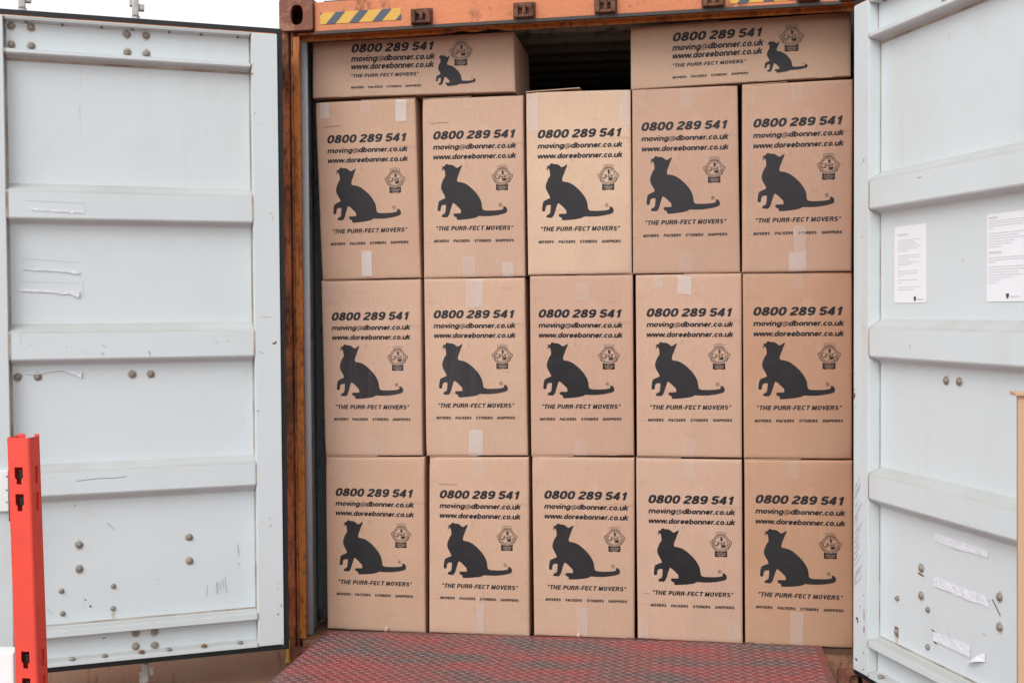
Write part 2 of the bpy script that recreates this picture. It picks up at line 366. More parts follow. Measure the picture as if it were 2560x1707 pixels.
CAT = [(232,160),(262,157),(285,152),(300,118),(330,98),(360,100),(385,116),(460,116),(500,130),(540,155),(575,188),(610,190),(640,172),(690,140),(712,122),(722,140),(712,170),(690,220),(665,280),(650,330),(625,385),(610,430),(597,485),(603,520),(625,540),(700,548),(780,570),(860,612),(940,672),(1010,735),(1080,810),(1130,875),(1180,960),(1210,1030),(1225,1110),(1232,1180),(1245,1220),(1275,1240),(1330,1250),(1480,1250),(1620,1242),(1720,1225),(1757,1212),(1765,1190),(1757,1160),(1772,1146),(1790,1145),(1820,1155),(1850,1190),(1862,1230),(1855,1280),(1830,1305),(1760,1330),(1620,1362),(1450,1385),(1280,1390),(1160,1385),(1120,1395),(1085,1420),(980,1445),(840,1465),(700,1478),(610,1482),(590,1465),(585,1418),(540,1405),(510,1375),(508,1350),(530,1325),(600,1322),(697,1318),(698,1260),(685,1225),(640,1180),(580,1120),(530,1080),(490,1062),(470,1110),(440,1200),(420,1270),(395,1345),(365,1395),(335,1418),(270,1418),(205,1410),(200,1395),(225,1350),(280,1328),(300,1290),(310,1200),(315,1105),(225,1112),(195,1140),(182,1190),(175,1250),(140,1268),(100,1255),(98,1200),(112,1100),(130,1025),(200,985),(300,940),(280,880),(235,800),(205,740),(190,670),(200,600),(240,500),(260,460),(300,405),(298,330),(285,260),(262,222),(238,205)]
def art_uv(ax, ay):      # artwork units -> u,v (0..1 over the number line and down to the last line)
    u = (ax-147)/681; return u, (ay-385+18*u)/(873+10*u)
def cat_uv():
    return [art_uv(147+.3334*x, 588+.3334*y) for x, y in CAT]
WHISK = [[(240,175),(215,172)],[(245,200),(210,240)],[(250,210),(225,262)]]
def badge_strokes():
    """outline strokes (path, closed, width) and solid polygons of the badge in its own units, centre 0,0, ring radius 1, y up"""
    R = lambda x, y: ((x-812)/420, (710-y)/420)
    st = []; so = []
    st.append((arc(0,0,.98,.98,0,360,36)[:-1], True, .05)); st.append((arc(0,0,.76,.76,0,360,30)[:-1], True, .045))
    for k in range(34):     # lettering round the ring
        a = 25 + k*9.6
        if 65 < a % 360 < 115: continue
        r0, r1 = .81, .92; c, s_ = math.cos(math.radians(a)), math.sin(math.radians(a))
        st.append(([(c*r0, s_*r0), (c*r1, s_*r1)], False, .035 + .025*(k % 3 == 0)))
    st.append(([R(480,632),R(790,632)], False, .035)); st.append(([R(900,632),R(1140,632)], False, .035))
    st.append(([R(480,790),R(600,790)], False, .03)); st.append(([R(1060,790),R(1140,790)], False, .03))
    for s in (1, -1):       # side handles
        st.append(([(s*-.94,.34),(s*-1.22,.16),(s*-1.20,-.06),(s*-.98,-.42),(s*-.80,-.72)], False, .055))
        st.append(([(s*-1.16,.10),(s*-.84,-.12),(s*-.84,.0)], False, .03))
    st.append(([R(560,200),R(640,160),R(812,145),R(990,160),R(1062,200),R(1030,262),R(1062,330),R(1000,360),R(812,330),R(630,360),R(570,330),R(600,262)], True, .035))
    for y_ in (225,262,300): st.append(([R(640,y_+8),R(812,y_-6),R(985,y_+8)], False, .03))
    so.append([R(800,390),R(840,400),R(830,450),R(870,470),R(920,455),R(890,520),R(850,560),R(905,600),R(880,615),R(800,615),R(800,560),R(765,520),R(785,470)])
    so.append([R(550,800),R(620,790),R(712,795),R(690,815),R(620,838),R(570,832)])
    so.append([R(790,800),R(850,790),R(1040,790),R(1030,835),R(1000,870),R(1010,905),R(900,935),R(770,955),R(800,925),R(900,890),R(860,880),R(770,855),R(830,840)])
    base = [R(x, 1145-85*((x-805)/295)**2) for x in range(510, 1101, 59)]+[R(1100,1375),R(960,1385),R(812,1362),R(640,1390),R(510,1375)]
    so.append(base)
    return st, so
BADGE = badge_strokes()

# ------------------------------------------------------------ boxes
LAB = {'11': 'top-row left-hand upright box, white tape tabs on both top corners and a strip below',
 '12': 'top-row box second from left, scratch above its number, small tape scraps at its foot',
 '13': 'palest box, middle of the top upright row under the dark gap, with a raised flap',
 '14': 'pinkish top-row box without tape, just right of the palest box',
 '15': 'top-row box beside the right door, peeling tape patch at its foot',
 '21': 'middle-row left-hand box, its black cat print streaked with fine vertical lines',
 '22': 'middle-row box second from left, streaky cat print and tape at top and foot',
 '23': 'middle-row centre box, directly below the palest box',
 '24': 'middle-row box second from right, two tape scraps along its top edge',
 '25': 'orange-brown middle-row box beside the right door, without tape',
 '31': 'bottom-row left-hand box, crumpled lower edge with a torn white scrap',
 '32': 'bottom-row box second from left, thin tape strip at its foot, scratch above its number',
 '33': 'bottom-row centre box, faint wide tape ending in a crumpled white end',
 '34': 'bottom-row box second from right, pale scuffed lower corners',
 '35': 'deepest orange-brown box, at the bottom right corner of the stack',
 'L': 'long low box on top of the stack at the left, its end facing the gap',
 'R': 'long low box on top of the stack at the right, beside the door'}
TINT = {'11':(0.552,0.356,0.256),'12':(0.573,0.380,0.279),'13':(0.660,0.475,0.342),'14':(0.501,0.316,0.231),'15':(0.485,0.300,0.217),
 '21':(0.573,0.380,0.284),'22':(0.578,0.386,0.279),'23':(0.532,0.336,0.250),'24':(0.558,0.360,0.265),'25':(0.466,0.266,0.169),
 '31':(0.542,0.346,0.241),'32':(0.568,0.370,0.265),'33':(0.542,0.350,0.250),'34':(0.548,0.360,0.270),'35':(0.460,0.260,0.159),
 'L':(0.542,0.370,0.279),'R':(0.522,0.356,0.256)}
BOXES = {
 '11': dict(y=0.1, c=[(-1.1395, 2.3461), (-0.6862, 2.3496), (-0.6676, 1.566), (-1.1161, 1.5611)],
   p=[(-1.0852, 2.1811), (-0.7249, 2.1821), (-1.0742, 1.719), (-0.7192, 1.7232)],
   t=[(-1.1174, 2.3453, -1.0742, 2.2748, 1), (-0.7724, 2.3469, -0.7242, 2.2504, 1.3), (-0.9328, 1.6861, -0.8863, 1.5722, 1.2)]),
 '12': dict(y=0.104, c=[(-0.654, 2.3455), (-0.2097, 2.347), (-0.205, 1.5668), (-0.653, 1.5641)],
   p=[(-0.6067, 2.1849), (-0.243, 2.1835), (-0.6066, 1.7255), (-0.2517, 1.7237)],
   t=[(-0.477, 1.659, -0.4236, 1.5673, 0.5), (-0.3039, 1.6283, -0.2546, 1.5692, 0.8)]),
 '13': dict(y=0.1, c=[(-0.1958, 2.357), (0.2525, 2.3541), (0.2552, 1.5747), (-0.1911, 1.5722)],
   p=[(-0.1458, 2.1763), (0.2149, 2.1748), (-0.1447, 1.7143), (0.2094, 1.7125)],
   t=[(-0.1921, 2.3513, -0.142, 2.1874, 0.7), (0.21, 2.3519, 0.2501, 2.2032, 0.7)]),
 '14': dict(y=0.104, c=[(0.2596, 2.3527), (0.6994, 2.3571), (0.7093, 1.5733), (0.2605, 1.5729)],
   p=[(0.2977, 2.195), (0.6579, 2.1949), (0.3036, 1.7335), (0.6572, 1.7351)],
   t=[]),
 '15': dict(y=0.1, c=[(0.7189, 2.3556), (1.1667, 2.3644), (1.1625, 1.5735), (0.7181, 1.5731)],
   p=[(0.7634, 2.1946), (1.1269, 2.1976), (0.7631, 1.7349), (1.1239, 1.7361)],
   t=[(0.9286, 1.7629, 0.9764, 1.6535, 0.5), (0.9091, 1.6545, 0.9799, 1.5756, 0.8)]),
 '21': dict(y=0.106, c=[(-1.1222, 1.5555), (-0.6691, 1.5605), (-0.668, 0.7835), (-1.1127, 0.7758)],
   p=[(-1.0756, 1.3983), (-0.7216, 1.4001), (-1.0705, 0.9419), (-0.7198, 0.9428)],
   t=[(-1.1143, 1.5438, -1.0688, 1.4699, 0.35)]),
 '22': dict(y=0.104, c=[(-0.653, 1.5602), (-0.207, 1.5612), (-0.1983, 0.7899), (-0.6498, 0.7821)],
   p=[(-0.6113, 1.4052), (-0.2518, 1.405), (-0.6033, 0.9516), (-0.2509, 0.9544)],
   t=[(-0.4642, 1.5582, -0.3898, 1.4343, 0.7), (-0.4575, 0.9031, -0.3944, 0.7873, 1)]),
 '23': dict(y=0.106, c=[(-0.1844, 1.5685), (0.2586, 1.5693), (0.2613, 0.7956), (-0.1833, 0.7879)],
   p=[(-0.1473, 1.4063), (0.2116, 1.4042), (-0.1442, 0.9494), (0.2098, 0.9523)],
   t=[(0.0197, 1.5364, 0.07, 1.4611, 0.3)]),
 '24': dict(y=0.104, c=[(0.2716, 1.5672), (0.7147, 1.5696), (0.7156, 0.7926), (0.2744, 0.7923)],
   p=[(0.3172, 1.4072), (0.6766, 1.4069), (0.3213, 0.9497), (0.676, 0.9507)],
   t=[(0.3454, 1.5627, 0.3857, 1.5142, 0.5), (0.4481, 1.5616, 0.5063, 1.4835, 1)]),
 '25': dict(y=0.108, c=[(0.7202, 1.5679), (1.1654, 1.5701), (1.1664, 0.7926), (0.7248, 0.7903)],
   p=[(0.7632, 1.41), (1.1288, 1.4096), (0.7682, 0.9493), (1.1293, 0.9523)],
   t=[]),
 '31': dict(y=0.1, c=[(-1.1088, 0.7707), (-0.6588, 0.7767), (-0.6595, -0.0035), (-1.1092, 0.0015)],
   p=[(-1.0641, 0.6174), (-0.7094, 0.616), (-1.0649, 0.1619), (-0.7134, 0.1594)],
   t=[(-1.0444, 0.7677, -0.9933, 0.6556, 0.2)]),
 '32': dict(y=0.102, c=[(-0.6357, 0.7768), (-0.1943, 0.7826), (-0.1952, -0.0022), (-0.6422, 0.0004)],
   p=[(-0.59, 0.6159), (-0.2335, 0.6167), (-0.5917, 0.159), (-0.2403, 0.1568)],
   t=[(-0.4278, 0.1373, -0.3957, 0.0095, 0.6)]),
 '33': dict(y=0.1, c=[(-0.1787, 0.785), (0.2635, 0.7852), (0.2607, 0.0059), (-0.1738, 0.0049)],
   p=[(-0.1263, 0.6228), (0.2331, 0.6218), (-0.1232, 0.1669), (0.2314, 0.167)],
   t=[(0.0134, 0.139, 0.06, 0.0117, 0.5)]),
 '34': dict(y=0.098, c=[(0.271, 0.7837), (0.7153, 0.7841), (0.7181, 0.0033), (0.2757, 0.009)],
   p=[(0.3223, 0.6126), (0.6826, 0.612), (0.3301, 0.1576), (0.6839, 0.1563)],
   t=[(0.2816, 0.0958, 0.3222, 0.0126, 0.3), (0.6565, 0.0903, 0.7109, 0.0179, 0.3)]),
 '35': dict(y=0.102, c=[(0.7263, 0.7837), (1.1674, 0.7861), (1.172, -0.0006), (0.7291, 0.0044)],
   p=[(0.7712, 0.6204), (1.1342, 0.6181), (0.7727, 0.1638), (1.133, 0.1574)],
   t=[(0.9146, 0.1445, 0.9682, 0.0081, 0.5)]),
 'L': dict(y=0.09, c=[(-1.1452, 2.6086), (-0.2476, 2.6176), (-0.2417, 2.3605), (-1.148, 2.3645)],
   p=[(-0.968, 2.5739), (-0.596, 2.5712), (-0.9713, 2.403), (-0.5974, 2.4014)],
   t=[]),
 'R': dict(y=0.1, c=[(0.2545, 2.613), (1.1576, 2.6412), (1.158, 2.3772), (0.2549, 2.354)],
   p=[(0.4307, 2.5658), (0.8015, 2.573), (0.429, 2.397), (0.8014, 2.4062)],
   t=[]),
}

def bil(c, u, v):       # c = four points A B C D (top-left, top-right, bottom-left, bottom-right)
    return ((1-v)*((1-u)*c[0][0]+u*c[1][0]) + v*((1-u)*c[2][0]+u*c[3][0]),
            (1-v)*((1-u)*c[0][1]+u*c[1][1]) + v*((1-u)*c[2][1]+u*c[3][1]))
SURF = {}
def conform(o, k, off, cuts=0):
    # lay a printed mesh on the slightly bowed carton face
    me = o.data; bm = bmesh.new(); bm.from_mesh(me)
    bmesh.ops.delete(bm, geom=[v for v in bm.verts if not v.link_faces], context='VERTS')
    base = Vector((0,0,0)); p = o.parent
    while p: base += p.location; p = p.parent
    if cuts:
        bmesh.ops.triangulate(bm, faces=bm.faces[:])
        for _ in range(cuts):
            long_ = [e for e in bm.edges if e.calc_length() > .03]
            if long_: bmesh.ops.subdivide_edges(bm, edges=long_, cuts=1); bmesh.ops.triangulate(bm, faces=bm.faces[:])
    for v in bm.verts:
        d_ = v.co.y + base.y - BOXES[k]['yp']; v.co.y = SURF[k](v.co.x+base.x, v.co.z+base.z) - off + d_ - base.y
    bm.to_mesh(me); bm.free()
    dk = random.Random(k+'ink').uniform(.65, .95)*(.72 if k[0] == '3' or k in ('23','25') else 1)
    o.color = (dk, dk, dk*1.02, 1)
    return o
def make_box(k, d):
    y, c = d['y'], d['c']; upright = k not in 'LR'
    dep = .455 if upright else .47
    cx = sum(q[0] for q in c)/4; z0 = min(c[2][1], c[3][1])
    name = 'cardboard_box' if upright else 'long_cardboard_box'
    root = empty(name, (cx, y+dep/2, z0), LAB[k], 'box', 'printed moving boxes stacked in the container')
    m = MB()
    # carton: front grid slightly bowed, straight back
    U = [0,.006,.016,.035]+[.1*q_ for q_ in range(1,10)]+[.965,.984,.994,1]
    V = [0,.004,.010,.025]+[q_/14 for q_ in range(1,14)]+[.975,.99,.996,1]
    nx, nz = len(U)-1, len(V)-1
    ring_ = [c[0], c[1], c[3], c[2]]
    r = random.Random(k); bow = r.uniform(.002, .0055) if upright else .002; ph = r.uniform(0, 6); ph2 = r.uniform(0, 6); cu_, cv_ = r.uniform(.3,.7), r.uniform(.3,.7)
    crush = [r.uniform(0, .010)*(r.random() < .6) for _ in range(4)]
    def surf_uv(u, v):
        u = min(1, max(0, u)); v = min(1, max(0, v))
        s_ = -bow*(math.sin(math.pi*u)**.7)*(math.sin(math.pi*v)**.7) + .0011*math.sin(6*u+ph)*math.sin(5*v+ph2) + .0006*math.sin(17*u+ph2)*math.sin(9*v+ph)
        e = min(u*.45, (1-u)*.45, v*.78, (1-v)*.78)
        s_ += .0045*math.exp(-(e/.0028)**1.2)
        for (a_, b_), q_ in zip(((0,0),(1,0),(0,1),(1,1)), crush):
            d_ = math.hypot((u-a_)*.45, (v-b_)*.78); s_ += q_*math.exp(-(d_/.035)**2)
        return s_
    def surf(x, z):
        zt_, zb_ = (c[0][1]+c[1][1])/2, (c[2][1]+c[3][1])/2; v = (zt_-z)/(zt_-zb_)
        xl = c[0][0]+(c[3][0]-c[0][0])*v; xr = c[1][0]+(c[2][0]-c[1][0])*v
        return y + surf_uv((x-xl)/(xr-xl), v)
    SURF[k] = surf
    def P(u, v, yy): x, z = bil(ring_, u, v); return (x, yy, z)
    vs = []; ids = {}
    for j in range(nz+1):
        for i in range(nx+1):
            ids[i, j] = len(vs); vs.append(P(U[i], V[j], y+surf_uv(U[i], V[j])))
    fs = [(ids[i,j], ids[i+1,j], ids[i+1,j+1], ids[i,j+1]) for i in range(nx) for j in range(nz)]
    m.add(vs, fs)
    n0 = len(m.v); edge = [(i,0) for i in range(nx)] + [(nx,j) for j in range(nz)] + [(i,nz) for i in range(nx,0,-1)] + [(0,j) for j in range(nz,0,-1)]
    back = []
    for (i, j) in edge: back.append(P(U[i], V[j], y+dep))
    m.v += back; ne = len(edge)
    for q in range(ne):
        a, b = ids[edge[q]], ids[edge[(q+1) % ne]]
        m.f.append((a, n0+q, n0+(q+1) % ne, b))
    m.f.append(tuple(n0+q for q in range(ne)))
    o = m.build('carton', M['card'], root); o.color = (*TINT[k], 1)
    for p in o.data.polygons: p.use_smooth = abs(p.normal.y) > .9
    # pull the first inner columns/rows close to the edge so the rounding stays small
    f = MB()                                            # flap lying on top
    TL, TR = c[0], c[1]
    if k == '13': a0, a1, h0, h1 = 0.0, .52, .0015, .012
    else: a0, a1, h0, h1 = (.0, r.uniform(.4, .55), .0008, .0035) if r.random() < .6 else (.46, 1.0, .0008, .003)
    def tp(u): return (TL[0]+(TR[0]-TL[0])*u, TL[1]+(TR[1]-TL[1])*u)
    pts = []
    for yy in (y-.001 if k == '13' else y+.007, y+.22):
        for u, hh, dz in ((a0,h0,.003),(a1,h1,.003),(a1,h1,0),(a0,h0,0)):
            x, z = tp(u); pts.append((x, yy, z+hh+dz))
    f.hexa(pts)
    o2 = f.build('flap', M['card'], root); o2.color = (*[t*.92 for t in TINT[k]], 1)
    # ---- print
    p4 = d['p']; yp = y; d['yp'] = y
    lines = [('0800 289 541', 0, 1, .0385, .077, 1.2, dict(space=.30, track=.03)),
             ('moving@dbonner.co.uk', -.004, 1.013, .134, .0485, 1.24, {}),
             ('www.doreebonner.co.uk', 0, 1.013, .228, .0485, 1.24, {}),
             ('\u201cTHE PURR-FECT MOVERS\u201d', .028, .99, .9015, .041, 1.15, dict(track=.07)),
             ('MOVERS', 0, .19, 1.013, .025, 1.3, dict(track=.09)), ('PACKERS', .243, .451, 1.013, .025, 1.3, dict(track=.09)),
             ('STORERS', .506, .716, 1.013, .025, 1.3, dict(track=.09)), ('SHIPPERS', .769, .999, 1.013, .025, 1.3, dict(track=.09))]
    if not upright:
        lines = [('0800 289 541', 0, 1, .107, .215, 1.12, dict(space=.30, track=.03)),
                 ('moving@dbonner.co.uk', -.004, 1.013, .338, .150, 1.18, {}),
                 ('www.doreebonner.co.uk', 0, 1.0, .541, .150, 1.18, {}),
                 ('\u201cTHE PURR-FECT MOVERS\u201d', .0, .82, .745, .088, 1.15, dict(track=.07)),
                 ('MOVERS', 0, .16, 1.028, .056, 1.3, dict(track=.09)), ('PACKERS', .205, .385, 1.028, .056, 1.3, dict(track=.09)),
                 ('STORERS', .43, .61, 1.028, .056, 1.3, dict(track=.09)), ('SHIPPERS', .655, .845, 1.028, .056, 1.3, dict(track=.09))]
    q = 0; names = ['phone_number', 'email_address', 'web_address', 'slogan'] + ['service_word']*4
    for (txt, u0, u1, vb, ch, wt, kw), nm in zip(lines, names):
        t = MB()
        for v, fc in line(txt, weight=wt, **kw):
            q += 1; dy = (q % 7)*1.5e-5
            t.add([(lambda P2: (P2[0], yp-dy, P2[1]))(bil(p4, u0+a*(u1-u0), vb-b*ch)) for a, b in v], fc)
        conform(t.build(nm, M['ink'], root), k, .0006)
    t = MB()
    # artwork transform u,v -> u,v
    if upright: A = lambda u, v: (u, v)
    else:
        cu = [q2[0] for q2 in cat_uv()]; cv = [q2[1] for q2 in cat_uv()]
        ua, ub, va, vb_ = min(cu), max(cu), min(cv), max(cv)
        A = lambda u, v: (1.023+(u-ua)/(ub-ua)*.469, .247+(v-va)/(vb_-va)*.794)
    def put(u, v, dy=0): x, z = bil(p4, u, v); return (x, yp-dy, z)
    reg = A(*art_uv(711, 958)); ru, rv = (.021, .0165) if upright else (.009, .02)
    def RG(x, yv): return (reg[0]+x*ru, reg[1]-yv*rv)
    for path, cl, wd in ((arc(0,0,1,1,0,360,14)[:-1], True, .16), ([(-.3,-.5),(-.3,.5)], False, .22), ([(-.3,.45),(.15,.45),(.3,.25),(.15,.05),(-.3,0)], False, .18), ([(0,0),(.35,-.5)], False, .2)):
        v, fc = strip(path, cl, wd); q += 1; t.add([put(*RG(*a_), (q % 7)*1.5e-5) for a_ in v], fc)
    conform(t.build('registered_mark', M['ink'], root), k, .0006)
    cm = MB(); pts = [A(*q2) for q2 in cat_uv()]
    vs, fs = shape([(a_, -b_) for a_, b_ in pts], [], .002)
    n_ = len(vs); top = [fc for fc in fs if all(vs[i][2] > 0 for i in fc)]
    cm.add([put(a_, -b_) for a_, b_, _ in vs], top)
    for i, wl in enumerate(WHISK):
        v, fc = strip([A(*art_uv(147+.3334*x, 588+.3334*z)) for x, z in wl], False, .006 if upright else .003)
        cm.add([put(*a_, 3e-5*(i+1)) for a_ in v], fc)
    # drop unused verts
    o = cm.build('cat_logo', M['ink_striped' if k in ('21', '22') else 'ink'], root)
    conform(o, k, .0008, 5)
    # badge
    b = MB(); st, so_ = BADGE
    if upright: uc, vc = art_uv(588+812*.16668, 604.4+710*.16668); su, sv = 70/681, 70/873
    else: uc, vc, su, sv = 1.32, .165, .108, .228
    for path, cl, wd in st:
        v, fc = strip(path, cl, wd); q += 1
        b.add([put(uc+x*su, vc-z*sv, (q % 7)*1.5e-5) for x, z in v], fc)
    for poly in so_:
        vs, fs = shape(poly, [], .002)
        b.add([put(uc+x*su, vc-z*sv, 1.2e-4) for x, z, _ in vs], [fc for fc in fs if all(vs[i][2] > 0 for i in fc)])
    for v, fc in line('BAR', track=.14, weight=.9):
        b.add([put(uc+(-.46+a_*.94)*su, vc-(-.14+b_*.25)*sv, 1.4e-4) for a_, b_ in v], fc)
    o = b.build('badge', M['ink'], root)
    conform(o, k, .0006, 0)
    b2 = MB()
    for word, z_, a0_, a1_ in (('OVERSEAS', -1.27, -.52, .54), ('GROUP', -1.47, -.42, .44)):
        for v, fc in line(word, track=.12, weight=.9):
            b2.add([put(uc+(a0_+a_*(a1_-a0_))*su, vc-(z_+b_*.13)*sv, 3e-4) for a_, b_ in v], fc)
    o = b2.build('badge_lettering', M['card'], bpy.data.objects[b_name(root, 'badge')]); conform(o, k, .0006); o.color = (*TINT[k], 1)
    # tape
    for (x0, z1, x1, z0_, al) in d['t']:
        tm = MB(); n = 8; dy = .0006
        vs = []
        for j in range(n+1):
            for s in (0, 1):
                z = z1+(z0_-z1)*j/n + (r.uniform(-.0035,.0035) if j in (0, n) else 0)
                x = (x0 if s == 0 else x1) + r.uniform(-.0008,.0008)
                vs.append((x, surf(x, z)-.0024-dy*r.random()*.8, z))
        tm.add(vs, [(2*j, 2*j+1, 2*j+3, 2*j+2) for j in range(n)])
        tp_ = tm.build('tape', M['tape'], root); tp_.color = (1, 1, 1, min(.85, .52*al))
    return root
def b_name(root, n):
    for ch in root.children:
        if ch.name.split('.')[0] == n: return ch.name
ROOTS = {}
for k_, extra in {'12': [(-.47,2.345,-.425,2.29,.22)], '14': [(.46,2.352,.51,2.26,.25),(.46,1.66,.51,1.575,.22)], '15': [(.92,2.357,.97,2.28,.22)], '22': [],
   '24': [(.47,.87,.52,.795,.25)], '25': [(.92,1.567,.97,1.50,.2)], '32': [(-.44,.778,-.39,.69,.3)], '34': [(.47,.782,.52,.70,.28)], '35': [(.90,.783,.95,.71,.22)], '11': [(-.93,2.346,-.885,2.29,.3)],
   '23': [(.01,.86,.06,.79,.3)], '21': [(-.91,.86,-.865,.778,.25)]}.items(): BOXES[k_]['t'] = BOXES[k_]['t'] + extra
for k, d in BOXES.items(): ROOTS[k] = make_box(k, d)
def mark(k, name, mat, polys, thick=.0008, y=None):
    m = MB()
    for poly in polys:
        v, f = strip(poly[0], False, poly[1]); m.add([(a, SURF[k](a, b)-.0009, b) for a, b in v], f)
    absorb(bpy.data.objects[b_name(ROOTS[k], 'carton')], m.build(name, M[mat], ROOTS[k]))
mark('11', 'scratch', 'scratch', [([(-1.098,2.233),(-1.06,2.238),(-1.02,2.2385)], .0018)])
mark('12', 'scratch', 'scratch', [([(-.617,2.236),(-.58,2.240),(-.535,2.2405)], .0018)])
mark('32', 'scratch', 'scratch', [([(-.597,.661),(-.55,.659),(-.51,.658)], .0018)])
mark('34', 'scratch', 'scratch', [([(.305,.208),(.325,.204)], .002)])
for k, x, z, s in (('31', -.835, .012, .013), ('33', .022, .016, .011)):     # torn ends of tape
    m = MB(); r = random.Random(k+'t')
    ctr = (x, BOXES[k]['y']-.010, z); pts = []
    for i in range(9):
        an = i/9*6.283; rr = s*(.6+.7*r.random()); pts.append((x+math.cos(an)*rr*.8, BOXES[k]['y']-.004-.006*r.random(), z+math.sin(an)*rr))
    m.add([ctr]+pts, [(0, 1+i, 1+(i+1) % 9) for i in range(9)])
    m.build('torn_tape_end', M['tornboard'], ROOTS[k])

# worn, pale fibres along the edges of every carton, one part per box; a few dents drawn as soft creases
for k, d in BOXES.items():
    r = random.Random(k+'wear'); m = MB(); c = d['c']
    ring_ = [c[0], c[1], c[3], c[2]]
    for _ in range(11):
        side = r.choice('tblrbb'); t = r.uniform(.03, .9); ln = r.uniform(.02, .11); w_ = r.uniform(.0012, .0032)
        e = r.uniform(.006, .012)
        pts = []
        for q in range(4):
            s_ = min(.985, t+ln*q/3); j_ = e+r.uniform(-.002, .002)
            pts.append(bil(ring_, *{'t': (s_, j_*.6), 'b': (s_, 1-j_*.6), 'l': (j_, s_), 'r': (1-j_, s_)}[side]))
        v, f = strip(pts, False, w_); m.add([(a_, SURF[k](a_, b_)-.0007, b_) for a_, b_ in v], f)
    carton = bpy.data.objects[b_name(ROOTS[k], 'carton')]; absorb(carton, m.build('worn_edge', M['card_pale'], ROOTS[k]))
    m = MB()
    for _ in range(r.choice((1, 2, 2, 3))):
        u, v_ = r.uniform(.1, .8), r.choice((r.uniform(.04, .16), r.uniform(.82, .95), r.uniform(.3, .8))); n_ = r.randint(3, 5); a0 = r.uniform(-.5, .5)
        pts = [bil(ring_, u+.03*q, v_+.012*math.sin(a0+q*.9)) for q in range(n_)]
        v, f = strip(pts, False, .0014); m.add([(a_, SURF[k](a_, b_)-.0005, b_) for a_, b_ in v], f)
    absorb(carton, m.build('crease', M['card_dark'], ROOTS[k]))
mark('31', 'curved_crease', 'card_pale', [([(-1.10,.058),(-1.06,.058),(-1.03,.048),(-1.005,.03),(-.98,.02)], .0018)])
mark('31', 'curved_crease', 'card_pale', [([(-.87,.062),(-.82,.066),(-.77,.065),(-.73,.062)], .0016)])

# ------------------------------------------------------------ container
CT = empty('shipping_container', (0, 3, -.15), 'rusty orange shipping container with both white doors swung open, packed with boxes', 'container')
YF = -.06
def HZ(x): return .0122*(x+1.06)          # the header sits a little out of level
def hx(x, y, z): return (x, y, z + HZ(x))
hd = MB()
hd.box(-1.085, 1.10, YF, .05, 2.618, 2.742, hx)
hd.build('header', M['header'], CT, bevel=.003)
lp = MB(); lp.box(-1.085, 1.10, YF-.010, YF+.012, 2.6035, 2.6175, hx); lp.build('header_lip', M['liptrim'], CT, bevel=.002)
sf = MB(); sf.box(-1.165, 1.165, YF+.0125, .045, 2.611, 2.6175, hx)
# door-top jamb hanging behind the lip, dented in two places
n = 90; vs = []
for i in range(n+1):
    x = -1.165 + 2.33*i/n
    dent = .010*math.exp(-((x+.46)/.035)**2) + .012*math.exp(-((x+.33)/.045)**2)
    zb = 2.593 + dent
    vs += [hx(x, .004+dent*.5, zb), hx(x, .010, zb), hx(x, .010, 2.611), hx(x, .004, 2.611)]
sf.add(vs, [(4*i+a, 4*i+(a+1) % 4, 4*i+4+(a+1) % 4, 4*i+4+a) for i in range(n) for a in range(4)])
sf.build('header_jamb', M['orange'], CT)
tr = MB(); tr.box(-1.05, 1.08, YF+.02, .06, 2.7425, 2.752, hx); tr.build('top_rail_edge', M['rust'], CT, bevel=.002)
for x0 in (-.94, -.28, .45):      # rusty welded stubs on the very top edge
    q = MB(); q.box(x0, x0+.05, YF+.03, YF+.055, 2.7525, 2.768, hx); q.build('weld_stub', M['rust'], CT, bevel=.004)

def hazard(x0, x1, z0, z1, phase):
    root = MB(); root.box(x0, x1, YF-.0022, YF-.0006, z0, z1, hx)
    s = root.build('hazard_sticker', M['yellow'], CT)
    st = MB(); H_ = z1-z0; sl_ = H_*.9; per = .102; wd = .042; x = x0 - per + phase; 
    def clip(poly, X_, keep):
        out = []
        for i in range(len(poly)):
            a_, b_ = poly[i], poly[(i+1) % len(poly)]
            ia, ib = keep*(a_[0]-X_) >= 0, keep*(b_[0]-X_) >= 0
            if ia: out.append(a_)
            if ia != ib:
                t_ = (X_-a_[0])/(b_[0]-a_[0]); out.append((X_, a_[1]+t_*(b_[1]-a_[1])))
        return out
    while x < x1:
        poly = [(x, z0), (x+wd, z0), (x+wd+sl_, z1), (x+sl_, z1)]
        poly = clip(clip(poly, x0, 1) or [(0,0)], x1, -1) if clip(poly, x0, 1) else []
        if len(poly) >= 3: st.add([hx(a_, YF-.0032, b_) for a_, b_ in poly], [tuple(range(len(poly)))])
        x += per
    st.build('dark_stripes', M['blue'], s)
hazard(-1.059, -.705, 2.6465, 2.6955, .025)
hazard(.665, 1.02, 2.633, 2.682, .026)

for x0 in (-.655, -.218, .120, .556, .93):      # rusty lock-rod keepers under the header
    x1 = x0+.082; L = MB(); zc = 2.622
    L.box(x0, x0+.018, YF-.034, YF, zc, zc+.058, hx); L.box(x1-.018, x1, YF-.034, YF, zc, zc+.058, hx)
    L.box(x0+.018, x1-.018, YF-.030, YF, zc, zc+.012, hx); L.box(x0+.018, x1-.018, YF-.016, YF, zc+.040, zc+.054, hx)
    L.box(x0+.034, x0+.050, YF-.026, YF-.002, zc+.0125, zc+.052, hx)
    L.box(x0-.006, x1+.006, YF-.006, YF, zc-.004, zc+.066, hx)
    L.build('lock_keeper', M['rust'], CT, bevel=.004)

